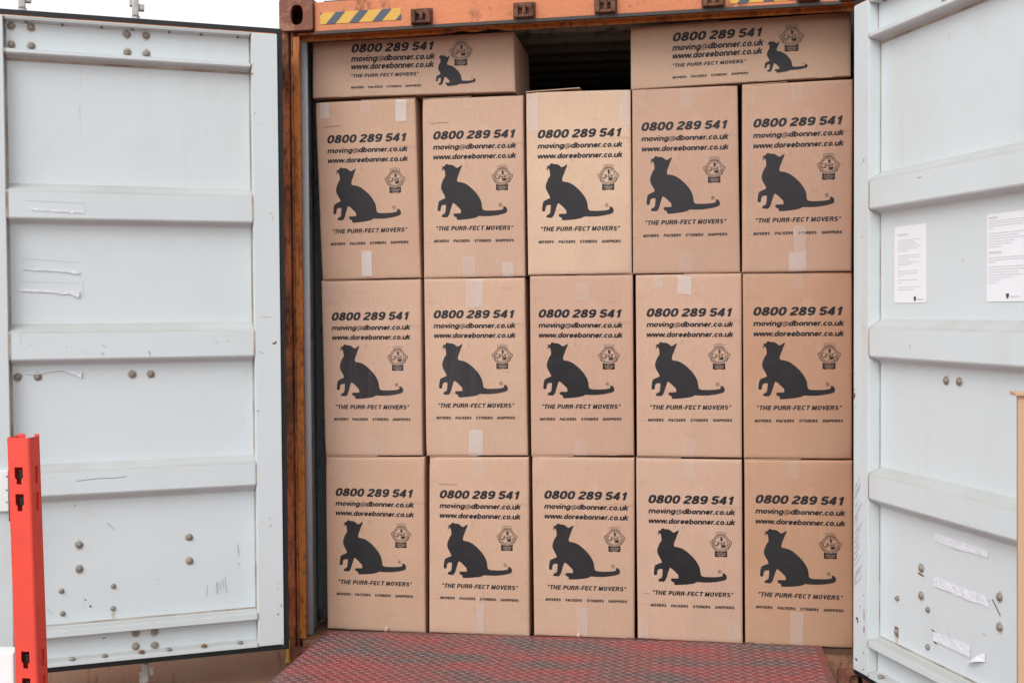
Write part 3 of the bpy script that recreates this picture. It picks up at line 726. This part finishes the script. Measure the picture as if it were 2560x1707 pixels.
def casting(sx, z0, z1, name='corner_casting'):
    xo, xi = sx*1.236, sx*1.088
    x0, x1 = min(xo, xi), max(xo, xi); h = z1-z0; w_ = x1-x0
    def rr(x0, x1, z0, z1, r_):
        out = []
        for cx_, cz_, a_ in ((x1-r_, z1-r_, 0), (x0+r_, z1-r_, 90), (x0+r_, z0+r_, 180), (x1-r_, z0+r_, 270)):
            out += [(cx_+r_*math.cos(math.radians(a_+t)), cz_+r_*math.sin(math.radians(a_+t))) for t in range(0, 91, 18)]
        return out
    c0 = (x0+x1)/2+sx*-.004; cz = (z0+z1)/2-.002
    hole = [(c0+.028*math.copysign(abs(math.cos(t))**.75, math.cos(t)), cz+.043*math.copysign(abs(math.sin(t))**.75, math.sin(t))) for t in [i/22*2*math.pi for i in range(22)]]
    vs, fs = shape(rr(x0, x1, z0, z1, .012), [hole], .024)
    m = MB(); m.add([(a_, YF-.008-c_, b_) for a_, b_, c_ in vs], fs)
    m.box(x0+.002, x0+.022, YF+.004, .10, z0+.002, z1-.002); m.box(x1-.022, x1-.002, YF+.004, .10, z0+.002, z1-.002)
    m.box(x0+.022, x1-.022, YF+.004, .10, z1-.022, z1-.002); m.box(x0+.022, x1-.022, YF+.004, .10, z0+.002, z0+.022)
    m.box(x0+.022, x1-.022, .08, .10, z0+.022, z1-.022)
    return m.build(name, M['casting'], CT)
casting(-1, 2.622, 2.757); casting(1, 2.645, 2.780)
casting(-1, -.155, -.035); casting(1, -.155, -.035)

def post(sx):
    prof = [(1.236,.12),(1.236,-.06),(1.204,-.06),(1.202,-.038),(1.196,-.036),(1.193,-.056),(1.186,-.056),(1.184,-.012),(1.171,-.008),(1.171,.016),(1.180,.018),(1.180,.12)]
    m = MB(); n = len(prof); zt = 2.622 if sx < 0 else 2.644
    v = [(sx*a_, b_, -.034) for a_, b_ in prof]+[(sx*a_, b_, zt) for a_, b_ in prof]
    m.add(v, [(i, (i+1) % n, n+(i+1) % n, n+i) for i in range(n)]+[tuple(range(n)), tuple(range(2*n-1, n-1, -1))])
    o = m.build('corner_post', M['orange_dark'], CT)
    j = MB(); j.box(*sorted((sx*1.1835, sx*1.1545)), -.0595, -.048, .0, 2.60 if sx < 0 else 2.625)
    j.box(*sorted((sx*1.1835, sx*1.172)), -.048, -.013, .0, 2.60)
    j.build('jamb_channel', M['orange'], CT, bevel=.002)
    return o
post(-1); post(1)
# grey inner tube behind the jamb, and the corrugated lining
for sx in (-1, 1):
    if sx > 0: continue
    m = MB(); m.cyl((sx*1.165, .022, .0), (0, 0, 1), .018, 2.60, 20); o = m.build('lining_post', M['tube'], CT, smooth=True)
def corr(n_, amp, per):    # trapezoid wave samples (s, d)
    out = []; s = 0
    for i in range(n_):
        out += [(s, 0), (s+per*.35, 0), (s+per*.5, amp), (s+per*.85, amp)]; s += per
    out.append((s, 0)); return out
W_ = corr(22, .034, .275)
for sx in (-1, 1):
    m = MB(); vs = []
    for s, d in (W_ if sx < 0 else [(0, .034), (.30, .034)]+[(s+.34, d) for s, d in W_[:-5]]):
        vs += [(sx*(1.178+d), .06+s, -.02), (sx*(1.178+d), .06+s, 2.72), (sx*(1.182+d), .06+s, 2.72), (sx*(1.182+d), .06+s, -.02)]
    m.add(vs, [(4*i+a_, 4*i+(a_+1) % 4, 4*i+4+(a_+1) % 4, 4*i+4+a_) for i in range(len(vs)//4-1) for a_ in range(4)])
    m.build('side_wall', M['lining'], CT)
    m = MB(); m.box(*sorted((sx*1.16, sx*1.218)), .102, 6.1, 2.722, 2.79); m.box(*sorted((sx*1.15, sx*1.218)), .102, 6.1, -.15, -.022); m.build('side_rail', M['orange'], CT)
m = MB(); vs = []
for s, d in corr(29, .02, .209):
    vs += [(-1.158, .07+s, 2.70+d), (1.158, .07+s, 2.70+d), (1.158, .07+s, 2.704+d), (-1.158, .07+s, 2.704+d)]
nn = len(vs)//4
m.add(vs, [(4*i+a_, 4*i+(a_+1) % 4, 4*i+4+(a_+1) % 4, 4*i+4+a_) for i in range(nn-1) for a_ in range(4)]); m.build('roof', M['roof'], CT)
m = MB(); vs = []
for s, d in corr(8, .03, .29):
    vs += [(-1.17+s, 6.06+d, -.02), (-1.17+s, 6.06+d, 2.72), (-1.17+s, 6.064+d, 2.72), (-1.17+s, 6.064+d, -.02)]
nn = len(vs)//4
m.add(vs, [(4*i+a_, 4*i+(a_+1) % 4, 4*i+4+(a_+1) % 4, 4*i+4+a_) for i in range(nn-1) for a_ in range(4)]); m.build('end_wall', M['roof'], CT)
m = MB(); m.box(-1.175, 1.175, .03, 6.05, -.03, -.0045); m.build('floor', M['floor'], CT)
m = MB(); m.box(-1.17, 1.17, -.0585, .0295, -.150, -.0055); m.box(-1.086, 1.086, -.085, -.059, -.09, -.028); m.build('door_sill', M['sill'], CT, bevel=.003)

# ------------------------------------------------------------ doors
def door(side, H0, th, label):
    sx = 1 if side == 'R' else -1
    dv = Vector((sx*math.sin(th), -math.cos(th), 0)); nv = Vector((-sx*math.cos(th), -math.sin(th), 0))
    H_ = Vector((H0[0], H0[1], 0))
    P = lambda l, o, z: tuple(H_ + dv*l + nv*o + Vector((0, 0, z)))
    D = MB()
    prof = [(2.566,.048),(2.558,.045),(2.554,.010),(2.450,.010),(2.444,.046),(2.440,.050),(2.430,.050),(2.425,.046),(2.418,.004),(2.412,0)]
    for zt, z2, z3, zb in ((1.926,1.896,1.792,1.770),(1.375,1.345,1.240,1.215),(.820,.796,.704,.672)):
        prof += [(zt+.004,0),(zt-.004,.005),(z2+.005,.043),(z2-.004,.048),(z3+.003,.048),(z3-.003,.045),(zb+.004,.004),(zb-.003,0)]
    prof += [(.178,0),(.171,.004),(.169,.046),(.165,.050),(.143,.050),(.139,.046),(.134,.012),(.130,.010),(.052,.010),(.047,.014),(.044,.045),(.040,.048),(.028,.048)]
    rows = len(prof); ls = [0.0, .31, .63, .94]
    vs = [P(l, o, z) for z, o in prof for l in ls]
    vb = [P(l, -.035, z) for z, o in prof for l in (0.0, .94)]
    D.add(vs, [(r_*4+i, r_*4+i+1, r_*4+5+i, r_*4+4+i) for r_ in range(rows-1) for i in range(3)])
    bm_ = D.build('door', M['door'], CT)          # recessed skin
    bm_['label'] = label
    bm_.data.materials.append(M['dimmed'])       # upward slopes coloured darker to tone down the light from above
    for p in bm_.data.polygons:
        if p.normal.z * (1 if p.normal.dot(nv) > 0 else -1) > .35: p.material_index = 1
    fr = MB()
    def bx(m, l0, l1, o0, o1, z0, z1):
        m.hexa([P(l0,o1,z1),P(l1,o1,z1),P(l1,o1,z0),P(l0,o1,z0),P(l0,o0,z1),P(l1,o0,z1),P(l1,o0,z0),P(l0,o0,z0)])
    bx(fr, -.105, .0, -.045, .048, .026, 2.570); bx(fr, .94, 1.065, -.045, .048, .026, 2.570)
    bx(fr, .0005, .9395, -.040, -.012, .028, 2.568); bx(fr, .0005, .9395, -.0115, .0475, 2.5665, 2.5695); bx(fr, .0005, .9395, -.0115, .0475, .0265, .0278)
    fr.build('frame', M['door'], bm_, bevel=.003)
    g = MB()
    bx(g, -.128, 1.088, -.012, .034, 2.5735, 2.597); bx(g, -.128, 1.088, -.012, .034, .000, .0225)
    bx(g, -.128, -.1065, -.012, .034, .0227, 2.5733); bx(g, 1.0665, 1.088, -.012, .034, .0227, 2.5733)
    g.build('gasket', M['rubber'], bm_, bevel=.004)
    e = MB(); bx(e, -.10, 1.06, -.03, .0455, 2.5702, 2.5732); e.build('orange_edge', M['orange'], bm_)
    # sealant lines where the skin meets the frame
    s_ = MB(); 
    def seal(l0, l1):
        for (za, oa), (zb2, ob) in zip(prof, prof[1:]):
            s_.add([P(l0, oa+.0012, za), P(l1, oa+.0012, za), P(l1, ob+.0012, zb2), P(l0, ob+.0012, zb2)], [(0,1,2,3)])
    seal(.0, .0065); seal(.931, .94)
    bx(s_, .007, .93, .0005, .0022, 2.405, 2.4165); bx(s_, .007, .93, .0005, .002, .1775, .1835)
    s_.build('sealant', M['sealant'], bm_)
    # lock rods on the outer face with their cams above and below
    for l in (.449, .877):
        r_ = MB(); r_.cyl(P(l, -.075, -.03), (0,0,1), .017, 2.66, 12)
        k = r_.build('lock_rod', M['cam'], bm_, smooth=True)
        for z0, z1 in ((2.628, 2.70), (-.108, -.030)):
            zc = (z0+z1)/2; c_ = MB()
            bx(c_, l-.012, l+.014, -.095, -.055, z0, z1); bx(c_, l-.034, l-.0105, -.09, -.062, zc-.012, zc+.016); bx(c_, l+.0125, l+.024, -.09, -.06, zc+.004 if z0 > 1 else z0, z1 if z0 > 1 else zc)
            c_.build('cam', M['cam'], k, bevel=.006)
    def bolt(l, z, r_=.0125, o=None, nm='bolt'):
        if o is None: o = .0105 if (z > 2.44 or z < .135) else .0005
        b = MB(); b.cyl(P(l, o, z), nv, r_*1.15, .0022, 16, r_*1.05); b.dome(P(l, o+.0022, z), nv, r_*.98, .0075)
        jx = random.uniform(-.2, .2); b.cyl(P(l, o+.008, z), nv, r_*.42, .0025, 6, rot=jx)
        k = b.build(nm, M['bolt'], bm_); 
        for p in k.data.polygons: p.use_smooth = len(p.vertices) == 4
    big = [(.913,2.537),(.841,2.537),(.913,2.465),(.841,2.465),(.485,2.535),(.412,2.535),(.485,2.463),(.412,2.463),(.912,1.171),(.839,1.170),
           (.484,1.172),(.412,1.171),(.696,.494),(.697,.397),(.271,.495),(.271,.397)]
    if side == 'L': big += [(.487,.121),(.413,.120),(.487,.066),(.413,.064)]
    else: big += [(.487,.121),(.413,.120)]
    for l, z in big: bolt(l, z)
    st_ = MB()
    for l, z in big:
        o_ = .0113 if (z > 2.44 or z < .135) else .0008; pts = [P(l+random.uniform(.8,1.15)*.0185*math.cos(t*.5236), o_, z-.001+random.uniform(.8,1.2)*.0185*math.sin(t*.5236)) for t in range(12)]
        st_.add(pts, [tuple(range(12))])
    absorb(bm_, st_.build('bolt_stain', M['stain'], CT))
    small = [(.765,.314),(.762,.223),(.569,.317),(.572,.227)] if side == 'L' else [(.312,.357),(.123,.352),(.117,.227),(.312,.225)]
    for l, z in small: bolt(l, z, .0095)
    for l in (.858,.726,.581,.464,.322,.197,.051):
        q = MB(); q.dome(P(l, .0095, 2.5575), nv, .008, .022, 10, 3); q.build('edge_bolt', M['bolt'], bm_)
    for l in (.858,.728,.606,.465,.36,.22,.075):
        q = MB(); q.dome(P(l, .0395, .048), (0,0,1), .013, .009, 10, 3); q.build('edge_bolt', M['rust_spot' if l in (.22,.465) else 'bolt'], bm_)
    # hinges on the post side
    for z in (.17, .72, 1.32, 1.93, 2.43):
        hg = MB(); pv = Vector((sx*1.238, -.085, z-.055)); hg.cyl(pv, (0,0,1), .017, .11, 14)
        q = P(-.108, -.03, 0); hg.hexa([(pv.x-.006*sx, pv.y-.012, z+.04), (q[0], q[1], z+.04), (q[0], q[1], z-.04), (pv.x-.006*sx, pv.y-.012, z-.04),
                                      (pv.x+.004*sx, pv.y+.010, z+.04), (q[0]+.012*sx, q[1]+.012, z+.04), (q[0]+.012*sx, q[1]+.012, z-.04), (pv.x+.004*sx, pv.y+.010, z-.04)])
        hg.build('hinge', M['rust'], bm_, bevel=.003)
    def marks(name, mat, items, off=.0012):
        m = MB()
        for path, wd in items:
            v, f = strip(path, False, wd)
            for a_ in [0]: m.add([P(a2, offz(b2)+off, b2) for a2, b2 in v], f)
        absorb(bm_, m.build(name, M[mat], CT))
    def offz(z):
        for (za, oa), (zb2, ob) in zip(prof, prof[1:]):
            if zb2 <= z <= za: return oa + (ob-oa)*((za-z)/(za-zb2) if za > zb2 else 0)
        return .048
    def sheet(name, mat, pts, off=.0015, curl=None):      # irregular paper outline (l,z)
        m = MB(); vs, fs = shape(pts, [], .0008)
        m.add([P(a_, offz(b_)+off+c_+(curl(a_, b_) if curl else 0), b_) for a_, b_, c_ in vs], fs)
        return m.build(name, M[mat], bm_)
    return bm_, P, bx, marks, sheet, bolt
LDo, LP, Lbx, Lmarks, Lsheet, _ = door('L', (-1.3030, -.2459), 1.08429, 'left container door, swung wide open, white and bolted, with four torn paper strips')
RDo, RP, Rbx, Rmarks, Rsheet, _ = door('R', (1.2076, -.3415), .40319, 'right container door, open toward the viewer, with two printed white labels')
# paper remnants, left door
rp = random.Random(3)
def ragged(l0, l1, za, zb, h0, h1, n=9):     # strip running from (l0,za) to (l1,zb), thickness h0..h1
    top = []; bot = []
    for i in range(n+1):
        t = i/n; l = l0+(l1-l0)*t; z = za+(zb-za)*t; h = h0+(h1-h0)*t
        top.append((l, z+h*.5+rp.uniform(-.002, .002))); bot.append((l, z-h*.5+rp.uniform(-.003, .002)))
    return top + bot[::-1]
Lsheet('torn_paper_strip', 'paper', ragged(.852, .66, 1.826, 1.817, .007, .008), .002)
Lsheet('torn_paper_strip', 'paper', ragged(.886, .678, 1.596, 1.584, .003, .014), .004)
Lsheet('torn_paper_strip', 'paper', ragged(.905, .70, 1.515, 1.500, .010, .014), .004)
Lsheet('torn_paper_strip', 'paper', [(.70,1.505),(.685,1.512),(.678,1.504),(.682,1.482),(.694,1.486),(.71,1.494)], .007)
Lsheet('torn_paper_strip', 'paper', [(.888,1.190),(.84,1.184),(.80,1.194),(.745,1.198),(.70,1.190),(.674,1.186),(.678,1.160),(.70,1.174),(.745,1.193),(.80,1.190),(.84,1.180),(.88,1.184)], .006)
# faint glue rectangles above each strip
Lmarks('glue_outline', 'glue', [([(.875,1.860),(.655,1.853),(.653,1.82)], .0014), ([(.89,1.636),(.672,1.622)], .0012), ([(.665,1.545),(.667,1.495)], .0014), ([(.90,1.545),(.665,1.540)], .001)])
Lmarks('scuff_marks', 'scuff', [([(.160,.300),(.158,.250)],.003),([(.150,.300),(.147,.262)],.0025),([(.140,.31),(.134,.270)],.003),([(.130,.318),(.122,.25)],.003),([(.165,.30),(.166,.25)],.002),
   ([(.075,.455),(.073,.40)],.003),([(.078,.44),(.07,.42)],.002),([(.20,.29),(.205,.245)],.002),([(.072,.372),(.068,.365)],.005),
   ([(.59,.575),(.56,.545)],.003),([(.42,1.265),(.415,1.25)],.006),([(.60,1.262),(.59,1.256)],.005),([(.66,1.268),(.655,1.263)],.003),([(.16,1.300),(.15,1.295)],.003),([(.12,1.302),(.105,1.303)],.002),
   ([(.73,1.29),(.728,1.285)],.004),([(.60,1.295),(.585,1.283)],.003),([(.86,1.30),(.858,1.296)],.004),([(.70,.52),(.68,.49)],.003),([(.40,.33),(.39,.33)],.002),
   ([(.82,.25),(.80,.225)],.002)])
Lmarks('scratch', 'dark_text', [([(.70,.757),(.62,.763),(.55,.762),(.51,.766)],.0016),([(.71,.655),(.708,.650)],.003),([(.66,.247),(.655,.24)],.006),([(.68,.275),(.672,.268)],.003),([(.615,.112),(.60,.114)],.003)])
Lmarks('rust_drip', 'rust_drip', [([(.571,.218),(.570,.180)], .005),([(.577,.212),(.576,.19)], .002)], .0014)
# chips on the flat hinge frame of the left door
def chips(P, par, items, mat, off=.0492):
    m = MB()
    for l, z, a_, b_ in items:
        r_ = random.Random(l*z); pts = [(l+math.cos(t)*a_*r_.uniform(.5,1.1), z+math.sin(t)*b_*r_.uniform(.5,1.1)) for t in [i/7*6.283 for i in range(7)]]
        m.add([P(x, off, z_) for x, z_ in pts], [tuple(range(7))])
    absorb([c_ for c_ in par.children if c_.name.startswith('frame')][0], m.build('paint_chip', M[mat], par))
chips(LP, LDo, [(-.078,1.29,.010,.005),(-.085,1.293,.003,.008),(-.022,1.253,.003,.003),(-.034,1.25,.002,.003),(-.082,.155,.005,.005),(-.095,.19,.002,.01),(-.08,.26,.002,.004),(-.008,1.01,.003,.004),(-.002,2.40,.004,.004),(-.01,2.238,.002,.004)], 'rust_spot')
chips(LP, LDo, [(-.088,.285,.012,.002),(-.07,1.83,.006,.004),(-.078,1.815,.004,.006),(-.082,1.80,.004,.005),(-.05,.56,.003,.006),(-.055,.53,.004,.010),(-.02,.55,.002,.006),(-.05,1.40,.03,.0015),(-.1,.04,.004,.02)], 'rust_drip')
# right door: edge rust, diagonal scuffs, labels, strips
chips(RP, RDo, [(-.098,1.085,.012,.012),(-.10,1.11,.010,.004),(-.102,1.17,.004,.006),(-.103,1.135,.004,.005),(-.086,1.04,.003,.003),(-.075,.23,.012,.007),(-.07,.22,.006,.014),(-.08,.07,.010,.006),(-.03,.045,.004,.006),(-.03,.11,.003,.006),(-.055,.28,.004,.006),
   (-.03,.33,.003,.004),(-.026,.26,.003,.03),(-.026,.20,.004,.018),(-.03,1.345,.002,.006),(-.045,1.69,.003,.005),(-.033,1.975,.003,.010),(-.05,1.965,.002,.004)], 'rust_spot')
it = []; rr_ = random.Random(12)
for i in range(34):
    z = .74 - .40*(i/34) + rr_.uniform(-.01,.01); l0 = -.100 + rr_.uniform(0,.012); ln = rr_.uniform(.012,.05); it.append((l0, z, ln))
m = MB()
for l0, z, ln in it:
    v, f = strip([(l0, z), (l0+ln*.6, z+ln*.55), (l0+ln, z+ln*1.1)], False, rr_.uniform(.0012,.0035)); m.add([RP(a_, .0490, b_) for a_, b_ in v], f)
absorb([c_ for c_ in RDo.children if c_.name.startswith('frame')][0], m.build('scuff_marks', M['scuff'], RDo))
Rmarks('scuff_marks', 'scuff', [([(.31,1.872),(.335,1.872)],.003),([(.315,1.89),(.317,1.90)],.003),([(.60,.715),(.602,.70)],.006),([(.25,.675),(.255,.672)],.004),([(.42,2.35),(.422,2.32)],.002),
   ([(.50,1.585),(.503,1.57)],.003),([(.27,1.29),(.272,1.275)],.004),([(.61,.355),(.63,.35)],.003)])
Rmarks('rust_spot', 'rust_spot', [([(.116,.245),(.117,.205)],.024),([(.66,.478),(.70,.435)],.005),([(.25,.474),(.285,.470)],.006),([(.33,.292),(.352,.290)],.004),([(.345,.256),(.362,.249)],.006),([(.37,.447),(.355,.452)],.004)])
Rmarks('rust_drip', 'rust_drip', [([(.112,.215),(.111,.182)], .006),([(.120,.21),(.121,.185)], .004)], .0014)
def rrect(l0, l1, z0, z1, r_=.008):
    out = []
    for cx_, cz_, a_ in ((l1-r_, z1-r_, 0), (l0+r_, z1-r_, 90), (l0+r_, z0+r_, 180), (l1-r_, z0+r_, 270)):
        out += [(cx_+r_*math.cos(math.radians(a_+t)), cz_+r_*math.sin(math.radians(a_+t))) for t in range(0, 91, 30)]
    return out
def label(l0, l1, z0, z1, rows, head, logo, seed):
    s = Rsheet('printed_label', 'white', rrect(l0, l1, z0, z1), .0015)
    m = MB(); r_ = random.Random(seed)
    for z, a_, b_ in rows:
        x = a_
        while x < b_:        # words of a line too small to read
            wd = r_.uniform(.006, .018); x2 = min(x+wd, b_); Rbx(m, x, x2, .0022, .0027, z, z+.0028); x = x2+.0022
    m.build('small_print', M['grey_text'], s)
    h = MB()
    for a_, b_, z in head: Rbx(h, a_, b_, .0022, .0027, z, z+.007)
    h.build('heading', M['grey_text'], s)
    g = MB(); a_, z = logo; Rbx(g, a_, a_+.014, .0022, .0028, z+.004, z+.013); Rbx(g, a_+.003, a_+.012, .00285, .0033, z-.002, z+.006)
    g.build('dark_emblem', M['dark_text'], s)
    t = MB(); x = a_+.02
    for i in range(7): Rbx(t, x, x+.0045, .0022, .0028, z+.001, z+.006); x += .0062
    t.build('emblem_text', M['grey_text'], s)
label(.099, .297, 1.438, 1.716, [(1.664-.0078*i, .122, (.262,.226,.244,.262,.25,.19)[i]) for i in range(6)] + [(1.608-.008*i, .122, (.262,.262,.20,.25,.21,.135)[i]) for i in range(6)]
      + [(1.552-.0085*i, .122, (.248,.245,.155)[i]) for i in range(3)] + [(1.52,.122,.245),(1.510,.122,.145),(1.494,.122,.262),(1.485,.122,.22)], [(.120,.185,1.682)], (.222, 1.447), 1)
label(.627, .860, 1.438, 1.719, [(1.694-.0075*i, .636, (.84,.83,.80,.66)[i]) for i in range(4)] + [(1.655-.0085*i, .636, (.84,.78,.82,.76,.75,.70)[i]) for i in range(6)]
      + [(1.578-.0075*i, .636, (.84,.82,.67)[i]) for i in range(3)] + [(1.548-.0085*i, .636, (.84,.82,.78,.80,.75,.70,.68)[i]) for i in range(7)], [(.636,.68,1.703),(.636,.70,1.592)], (.722, 1.450), 2)
Rsheet('torn_paper_strip', 'paper', [(.349,.637),(.42,.634),(.50,.634),(.58,.631),(.642,.630),(.640,.608),(.56,.607),(.45,.604),(.350,.610)], .002)
Rsheet('torn_paper_strip', 'paper', ragged(.347, .645, .466, .462, .034, .030, 12), .002)
Rsheet('torn_paper_strip', 'paper', [(.348,.288),(.42,.290),(.50,.296),(.548,.298),(.551,.256),(.48,.254),(.40,.256),(.344,.257)], .002)
Rmarks('glue_outline', 'glue', [([(.352,.2575),(.55,.2555)],.002),([(.43,.6035),(.52,.605)],.002),([(.37,.4490),(.45,.4475)],.0015),([(.50,.4455),(.56,.4455)],.0015),([(.553,.298),(.553,.25)],.0015)], .0032)
# a curled corner of paper peeling away
m = MB(); vs = []
for i in range(9):
    t = i/8
    for j in range(5):
        s = j/4; l = .536+.092*t; z = .229 + .026*t + .030*s*t + .012*math.sin(t*2.2)
        vs.append(RP(l, .003+.018*math.sin(t*math.pi)*(1-s*.6), z))
m.add(vs, [(5*i+j, 5*i+j+1, 5*i+6+j, 5*i+5+j) for i in range(8) for j in range(4)]); m.build('curled_paper', M['paper'], RDo, smooth=True)
# riveted white plate with a rubber edge on the far frame of the left door
m = MB(); Lbx(m, .948, 1.10, .0495, .062, .655, .812); pl = m.build('riveted_plate', M['whiteplate'], LDo, bevel=.002)
m = MB(); Lbx(m, .934, .9475, .0495, .066, .615, .815); m.build('rubber_strip', M['rubber'], LDo, bevel=.002)
for z in (.790, .737, .690):
    m = MB(); m.dome(LP(.953+(.79-z)*.02, .062, z), (LP(0,1,0)[0]-LP(0,0,0)[0], LP(0,1,0)[1]-LP(0,0,0)[1], 0), .004, .002, 8, 2); m.build('rivet', M['bolt'], pl)

# ------------------------------------------------------------ loose objects and ground
DP = empty('dock_plate', (-.02, -1.2, 0), 'worn red steel tread plate lying in front of the container doorway', 'dock plate')
m = MB(); m.hexa([(-1.094,.060,.006),(1.043,.128,.006),(1.043,.128,-.004),(-1.094,.060,-.004),(-1.072,-5.9,.006),(1.036,-5.9,.006),(1.036,-5.9,-.004),(-1.072,-5.9,-.004)])
m.build('plate', M['tread'], DP)
m = MB()
for a_, b_ in ((-1.07, -1.02), (.98, 1.03)): m.box(a_, b_, -5.85, -.11, -.158, -.0045)
m.build('support_beam', M['rust'], DP)
m = MB(); px_, py_ = .046, .0235
yv = .10; row = 0
while yv > -1.45:
    ang = math.radians(24 if row % 2 else 156); ca, sa = math.cos(ang), math.sin(ang); L_, w_ = .0175, .0052
    xv = -1.07 + (.5*px_ if row % 2 else 0)
    while xv < 1.02:
        if yv < .035 + .032*(xv+1.09):
            rim = [(L_,0),(L_*.55,w_*.8),(0,w_),(-L_*.55,w_*.8),(-L_,0),(-L_*.55,-w_*.8),(0,-w_),(L_*.55,-w_*.8)]
            vs = [(xv+x*ca-y_*sa, yv+x*sa+y_*ca, .006) for x, y_ in rim] + [(xv+.6*(x*ca-y_*sa), yv+.6*(x*sa+y_*ca), .0094) for x, y_ in rim]
            m.add(vs, [(i, (i+1) % 8, 8+(i+1) % 8, 8+i) for i in range(8)]+[tuple(range(8, 16))])
        xv += px_
    yv -= py_; row += 1
m.build('tread_pattern', M['lug'], DP)

# orange-red racking upright
RK = empty('rack_upright', (-1.46, -1.60, -.16), 'orange-red steel racking upright with keyhole slots standing before the left door', 'rack upright')
def key(cx, z1, h=.052, w1=.027, w2=.016):
    return [(cx-w1/2, z1), (cx+w1/2, z1), (cx+w1/2, z1-h*.60), (cx+w2/2, z1-h*.72), (cx+w2/2, z1-h), (cx-w2/2, z1-h), (cx-w2/2, z1-h*.72), (cx-w1/2, z1-h*.60)]
slots_z = [.957, .876, .398, .317, -.02]
def lean(x, z): return x + (1.048-z)*.020
fw = .064; zt = 1.046; zb = -.16; fd = .046
vs, fs = shape([(.003, zb), (fw-.003, zb), (fw-.003, zt), (.003, zt)], [key(fw*.50, z) for z in slots_z], .003)
m = MB(); x0 = -1.533; yf = -1.65
m.add([(lean(x0+a_, b_), yf+c_, b_) for a_, b_, c_ in vs], fs)
def fillet(xc, a0):         # rounded bend between the faces
    for i in range(4):
        q = []
        for zz in (zb, zt):
            for t in (i, i+1):
                an = math.radians(a0+90*t/4)
                for rr2 in (.0085, .0055): q.append((lean(xc+rr2*math.cos(an), zz), yf+.0069+rr2*math.sin(an), zz))
        m.add(q, [(0,2,6,4),(1,5,7,3),(0,1,3,2),(4,6,7,5)])
fillet(x0+fw-.003, 270); fillet(x0+.003, 180)
k = m.build('front_face', M['rack'], RK)
for sgn in (1, -1):
    xe = x0+fw+.0040 if sgn > 0 else x0-.0040
    vs, fs = shape([(0, zb), (fd, zb), (fd, zt), (0, zt)], [key(fd*.52, z, w1=.020, w2=.012) for z in slots_z], .003)
    m = MB(); m.add([(lean(xe+c_, b_), yf+.0072+a_, b_) for a_, b_, c_ in vs], fs)
    xi = xe-sgn*.0045
    m.hexa([(lean(xi-.001, zt-.012), yf+.010, zt-.012), (lean(xi+.001, zt-.012), yf+.010, zt-.012), (lean(xi+.001, zb), yf+.010, zb), (lean(xi-.001, zb), yf+.010, zb),
            (lean(xi-.001, zt-.012), yf+fd, zt-.012), (lean(xi+.001, zt-.012), yf+fd, zt-.012), (lean(xi+.001, zb), yf+fd, zb), (lean(xi-.001, zb), yf+fd, zb)])
    m.build('side_flange', M['rack'], RK)
m = MB()
for a_, b_, zz in ((x0-.004, x0+.022, zt+.006), (x0+fw-.010, x0+fw+.004, zt+.006), (x0+.0225, x0+fw-.0105, zt-.06)):
    m.hexa([(lean(a_, zz), yf+.0545, zz), (lean(b_, zz), yf+.0545, zz), (lean(b_, zb), yf+.0545, zb), (lean(a_, zb), yf+.0545, zb),
            (lean(a_, zz), yf+.0575, zz), (lean(b_, zz), yf+.0575, zz), (lean(b_, zb), yf+.0575, zb), (lean(a_, zb), yf+.0575, zb)])
m.build('back_lip', M['rack'], RK)
for z in slots_z[:4]:
    m = MB(); xx = lean(x0+fw*.5-.006, z-.028); m.box(xx-.008, xx+.008, yf+.012, yf+.030, z-.040, z-.012); m.build('locking_hook', M['black'], RK, bevel=.003)

# white crate at lower left, board at right
m = MB(); m.box(-1.95, -1.585, -1.56, -1.50, -.16, .365)
o = m.build('white_panel', M['whiteplate'], None, bevel=.008); 
me = o.data; tag(o, 'plain white panel partly behind the orange-red racking upright at the lower left edge', 'panel')
o.location = (-1.73, -1.3, -.16); me.transform(Matrix.Translation((1.73, 1.3, .16)))
BR = empty('wooden_board', (1.35, -2.2, -.16), 'light brown wooden board standing at the right edge before the right door', 'board')
m = MB(); m.hexa([(1.211,-2.2,1.226),(1.52,-2.2,1.226),(1.52,-2.2,-.16),(1.2185,-2.2,-.16),(1.216,-2.17,1.226),(1.52,-2.17,1.226),(1.52,-2.17,-.16),(1.223,-2.17,-.16)])
m.build('panel', M['board'], BR, bevel=.002)
m = MB(); m.box(1.2035, 1.53, -2.208, -2.162, 1.2262, 1.2345); m.build('top_edge', M['board'], BR, bevel=.002)

# yellow-sleeved pin at the foot of the left post
m = MB(); m.cyl((-1.227, -.085, -.086), (0,0,1), .008, .082, 10); m.cyl((-1.227, -.085, -.098), (0,0,1), .011, .012, 10)
m.build('yellow_hinge_pin', M['yellow'], CT, smooth=False)

g = MB(); g.add([(-400,-400,-.16),(400,-400,-.16),(400,400,-.16),(-400,400,-.16)], [(0,1,2,3)])
o = g.build('ground', M['ground']); tag(o, kind='structure')
